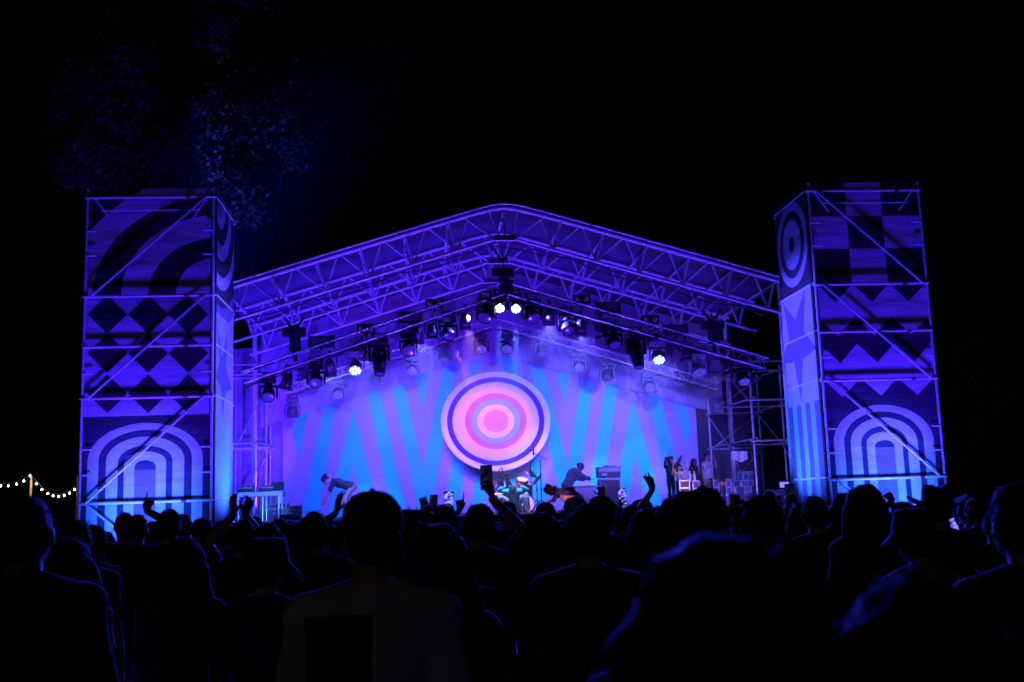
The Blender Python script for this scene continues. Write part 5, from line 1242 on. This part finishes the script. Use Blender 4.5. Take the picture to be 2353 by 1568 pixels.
# monitor and bits in the right wing
t = empty('monitor', (at(1803, 1120, 24.9).x, 24.9, at(1803, 1126, 24.9).z), label='small lit monitor on the pale edged case beside the right tower', cat='monitor'); b = MB(); b.bbox((0, .02, .12), (.26, .03, .18), .006); b.tube((0, .03, 0), (0, .03, .06), .02); b.build('housing', black, t); b = MB(); b.box((0, .003, .12), (.22, .004, .13)); b.build('screen', mat('monitor_glow', (.1, .1, .2), var=.3, emit=(.3, .35, 1), estr=.8), t)
for px, lb in ((1586, 'left water bottle on the open frame case'), (1596, 'right water bottle on the open frame case')):
    p = at(px, 1106, 26.15); t = empty('bottle', (p.x, 26.15, p.z), label=lb, cat='bottle', group='water bottles by the guests'); b = MB(); b.lathe([(.0001, 0), (.04, 0), (.04, .15), (.015, .2), (.015, .22)], n=14); b.build('body', mat('clear_plastic', (.6, .6, .7), .1), t); b = MB(); b.lathe([(.017, .215), (.017, .24), (.0001, .242)], n=12); b.build('cap', white_pl, t)
p = at(1699, 1048, 26.2); t = empty('set_list_board', (p.x, 26.2, p.z - .13), label='pale sheet hung between the wing scaffold tubes', cat='sheet'); b = MB()
vs = []
for i in range(13): xx = -.21 + .42 * i / 12; vs += [(xx, .02 * math.sin(i * 1.1), .03 * math.sin(i * .7)), (xx, .015 * math.sin(i * 1.3), .25)]
b.add(vs, [(2 * i, 2 * i + 2, 2 * i + 3, 2 * i + 1) for i in range(12)], 0, True); b.build('sheet', white_pl, t); b = MB(); b.tube((-.3, .0, .25), (.3, .0, .25), .012); b.build('rod', steel_dark, t)
p = at(1662, 1113, 25.5); t = empty('cable_coil', (p.x, 25.5, p.z - .04), label='coil of orange cable on the upright wing case', cat='cable'); b = MB()
for k in range(3): b.path([(.09 * math.cos(i * .45 + k), .05 * math.sin(i * .45 + k), .03 + k * .025 + .01 * math.sin(i)) for i in range(15)], .012, 6)
b.build('loops', mat('orange_cable', (.8, .2, .05), .5), t)

# ------------------------------------------------------------------ string lights
YS = 40; bulb_m = mat('lit_bulb', (1, 1, 1), var=0, emit=(.85, .85, 1), estr=14); sock = black
bl = [(-30, 1116), (1.6, 1117), (19.2, 1117), (37.9, 1112.7), (55, 1105.6), (69.3, 1093.8), (83.5, 1112.2), (96.2, 1125.4), (109.9, 1134.7), (122, 1139.7), (135, 1141), (147.6, 1138.9), (160, 1133.6), (171.5, 1125)]
pp = at(71.8, 1096, YS); t = empty('post', (pp.x, YS, 0), label='slim timber post holding up the string lights', cat='post'); b = MB(); b.tube((0, 0, 0), (0, 0, pp.z), .05, .04); b.build('pole', wood_post, t); b = MB(); b.tube((0, 0, pp.z), (0, 0, pp.z + .06), .02); b.build('hook', steel_dark, t)
pp2 = at(179, 1118, YS); t = empty('post', (pp2.x, YS, 0), label='dark post at the left tower where the string lights end', cat='post'); b = MB(); b.tube((0, 0, 0), (0, 0, pp2.z + .4), .05, .04); b.build('pole', wood_post, t)
t = empty('string_lights', at(71.8, 1096, YS), label='string of white bulbs sagging from the timber post to the left tower', cat='string lights'); b = MB(); o = t.location; pts = [at(x, y, YS) - o + Vector((0, 0, .09)) for x, y in bl] + [pp2 + Vector((0, 0, .08)) - o]; b.path(pts, .012, 5); b.build('cable', black, t)
for x, y in bl:
    q = at(x, y, YS) - o; b = MB(); b.ell(q, (.032, .032, .036)); u = b.build('bulb', bulb_m, t); b = MB(); b.tube(q + Vector((0, 0, .05)), q + Vector((0, 0, .1)), .025); b.build('socket', sock, u)
l = bpy.data.lights.new('bulb_light', 'POINT'); l.energy = 30; l.color = (1, .75, .5); l.shadow_soft_size = .2; lo = bpy.data.objects.new('bulb_light', l); COL.objects.link(lo); lo.parent = t; lo.location = at(75, 1108, YS - .4) - o

# ------------------------------------------------------------------ trees behind the stage
leaf_m = mat('foliage', (.07, .12, .03), .55, var=.3, scale=1.5, trans=.3); bark = mat('bark', (.014, .011, .008), .9, var=.3, scale=5)
def tree(base, clumps, label, leaves, seed):
    rnd = random.Random(seed); t = empty('tree', base, label=label, cat='tree', group='trees behind the stage'); bx = Vector(base)
    b = MB(); top = max(c[0].z for c in clumps) - bx.z; cx = sum((c[0] - bx).x for c in clumps) / len(clumps); tp = Vector((cx * .5, 0, top * .55)); b.tube((0, 0, 0), tp * .6, .38, .28, 10); b.tube(tp * .6, tp, .28, .18, 10)
    for c, r in clumps: e = c - bx; m_ = tp * .55 + Vector(((e.x) * .2, e.y * .2, 0)); b.tube(tp * .6, m_ + (e - m_) * .5, .1, .06, 7); b.tube(m_ + (e - m_) * .5, e, .06, .02, 7)
    b.build('trunk', bark, t); b = MB()
    for c, r in clumps:
        sub = [(Vector((rnd.gauss(0, .42), rnd.gauss(0, .42), rnd.gauss(0, .42))) * r, r * rnd.uniform(.18, .4)) for _ in range(16)]
        for _ in range(int(leaves * 1.5 * r * r)):
            so, sr = sub[rnd.randrange(16)]; p = c - bx + so + Vector((rnd.gauss(0, .5), rnd.gauss(0, .5), rnd.gauss(0, .5))) * sr
            n = Vector((rnd.gauss(0, 1), rnd.gauss(0, 1), rnd.gauss(0, 1))).normalized(); a = n.orthogonal().normalized(); e = n.cross(a); L = rnd.uniform(.06, .13)
            b.add([p - a * L, p + e * L * .45, p + a * L, p - e * L * .45], [(0, 1, 2, 3)])
    b.build('crown', leaf_m, t)
A = lambda px, py, Y, r: (at(px, py, Y), r)
tree((at(560, 1100, 33).x, 33, 0), [A(600, 330, 33, 1.7), A(660, 310, 33.5, 1.1), A(545, 400, 32.5, 1.5), A(530, 470, 32.5, 1.2), A(550, 80, 34, 1.5), A(490, 60, 34, 1), A(580, 200, 34, 1.6), A(520, 280, 33, 1.3)], 'tall leafy tree rising behind the gap right of the left tower', 1300, 3)
tree((at(250, 1100, 35).x, 35, 0), [A(250, 330, 35, 1.9), A(215, 370, 34.5, 1.3), A(320, 300, 35, 1.6), A(240, 130, 35.5, 1.3), A(300, 210, 36, 1.6), A(180, 260, 35, 1.6)], 'tall leafy tree rising behind the left tower', 1000, 4)
tree((at(2260, 1100, 33).x, 33, 0), [A(2240, 930, 33, 1.5), A(2260, 1030, 32, 1.3), A(2310, 980, 34, 1.8), A(2200, 1080, 33, .9)], 'low leafy tree right of the right tower', 1100, 5)

bpy.data.scenes.remove(WORK)
# ------------------------------------------------------------------ tower and ground washes, unseen lamps added on the deck
def uplight(x, y, z, targets, label, small=False, soft=.12):
    k = .55 if small else 1; r = empty('wash_light', (x, y, z - .3 * k), label=label, cat='stage light', group='wash lights on the ground and the deck'); 
    b = MB(); b.bbox((0, 0, .2 * k), (.5 * k, .16 * k, .2 * k), .02 * k); b.build('housing', black, r)
    b = MB(); b.poly([(-.22 * k, -.07 * k, .301 * k), (.22 * k, -.07 * k, .301 * k), (.22 * k, .07 * k, .301 * k), (-.22 * k, .07 * k, .301 * k)]); b.build('lens', led_half, r)
    b = MB(); b.box((0, 0, .02 * k), (.4 * k, .3 * k, .04 * k))
    for s in (-1, 1): b.box((s * .27 * k, 0, .12 * k), (.02 * k, .06 * k, .2 * k))
    b.build('yoke', black, r)
    for tg, pw, col, ang in targets: spot_at(r, (x, y, z + .06), tg, pw, col, ang, .8, soft)
for (x, lb) in (((XL0 + XL1) / 2, 'left'), ((XR0 + XR1) / 2, 'right')):
    uplight(x, YF - 1.9, .6, [((x, YF, 1.7), 2100, (.02, .09, 1), 66), ((x, YF, 5.6), 2300, (.055, .01, 1), 84)], f'long wash light on the ground before the {lb} tower', soft=.3)
RF = (.085, .015, 1); DW = DZ + .165; YW = 23.15
uplight(XC - 4.9, YW, DW, [((XL1, 22.5, 3), 600, (.03, .12, 1), 100), ((XC - 5, 25.4, 6.5), 1300, RF, 110), ((-4.5, 26.4, 2.3), 1500, (.06, .16, 1), 46)], 'added unseen wash light on the left front corner of the deck', True)  # added lamp kept out of view: brightens roof, tower side and keyboard table
uplight(XC + 4.9, YW, DW, [((XR0, 22.5, 3), 600, (.03, .12, 1), 100), ((XC + 4, 25, 6.5), 900, RF, 110), ((8.6, 27.5, 3.4), 900, (.14, .1, 1), 70), ((6.0, 26.6, 2.4), 500, (.55, .3, 1), 30)], 'added unseen wash light on the right front corner of the deck', True)  # unseen lamp added for roof, tower side, scaffold and guests
uplight(XC - 1.5, YW, DW, [((XC - 2, 25.5, 8), 1900, RF, 110), ((XC - 2.6, 29.9, 5.9), 1500, VI, 58)], 'added unseen wash light on the deck front left of centre', True)  # lamp put in out of sight to wash roof and valance
uplight(XC + 1.8, YW, DW, [((XC + 1, 25.5, 8), 1500, RF, 110), ((XC + 2.8, 29.9, 5.8), 600, (.07, .01, 1), 58), ((XC - .4, 28.5, 1.9), 130, PK, 60)], 'added unseen wash light on the deck front right of centre', True)  # hidden extra lamp for roof, valance and a pink wash over the deck
uplight(-3.9, 28.3, DW, [((-5.4, 29.6, 4.2), 1700, (.085, .012, 1), 95)], 'added unseen wash light on the deck in the left wing', True)  # unseen lamp added to make the left wing haze glow violet
uplight(-7.6, 25.2, .6, [(at(605, 340, 33), 15000, (.03, .03, 1), 16), (at(245, 350, 35), 1800, (.03, .03, 1), 14), (at(552, 78, 34), 20000, (.03, .03, 1), 7), (at(640, 460, 32), 5000, (.015, .01, 1), 110)], 'wash light on the ground behind the left tower')

# ------------------------------------------------------------------ stage smoke
b = MB(); n = 24; vs = []
for y in (24.0, 29.9):
    ring = [(XC - 5.85, y, DZ + .03)] + [(XC - 5.85 + 11.7 * i / n, y, zt(XC - 5.85 + 11.7 * i / n) - .1) for i in range(n + 1)] + [(XC + 5.85, y, DZ + .03)]
    vs += ring
k = len(vs) // 2
b.add(vs, [tuple(range(k)), tuple(range(2 * k - 1, k - 1, -1))] + [(i, i + k, (i + 1) % k + k, (i + 1) % k) for i in range(k)])
sm = bpy.data.materials.new('stage_smoke'); sm.use_nodes = True; t = sm.node_tree; t.nodes.remove(t.nodes['Principled BSDF'])
pv = t.nodes.new('ShaderNodeVolumePrincipled'); pv.inputs['Color'].default_value = (.9, .9, .95, 1); pv.inputs['Density'].default_value = .036; pv.inputs['Anisotropy'].default_value = .2
t.links.new(pv.outputs[0], t.nodes['Material Output'].inputs['Volume'])

me = b.mesh('smoke', sm); bm = bmesh.new(); bm.from_mesh(me); bmesh.ops.recalc_face_normals(bm, faces=bm.faces[:]); bm.to_mesh(me); bm.free()
tag(link('smoke', me), kind='stuff')
# thin smoke drifting off behind the left end of the roof
b = MB(); b.ell((-1.2, 32.5, 10.5), (7.5, 3.6, 6.0), 0, None, 20, 12)
me = b.mesh('drifting_smoke', []); s2_ = sm.copy(); s2_.name = 'drifting_smoke'; me.materials.clear(); me.materials.append(s2_)
t = s2_.node_tree; pv = next(n for n in t.nodes if n.type == 'PRINCIPLED_VOLUME'); pv.inputs['Density'].default_value = .012
bm = bmesh.new(); bm.from_mesh(me); bmesh.ops.recalc_face_normals(bm, faces=bm.faces[:]); bm.to_mesh(me); bm.free()
tag(link('drifting_smoke', me), kind='stuff')
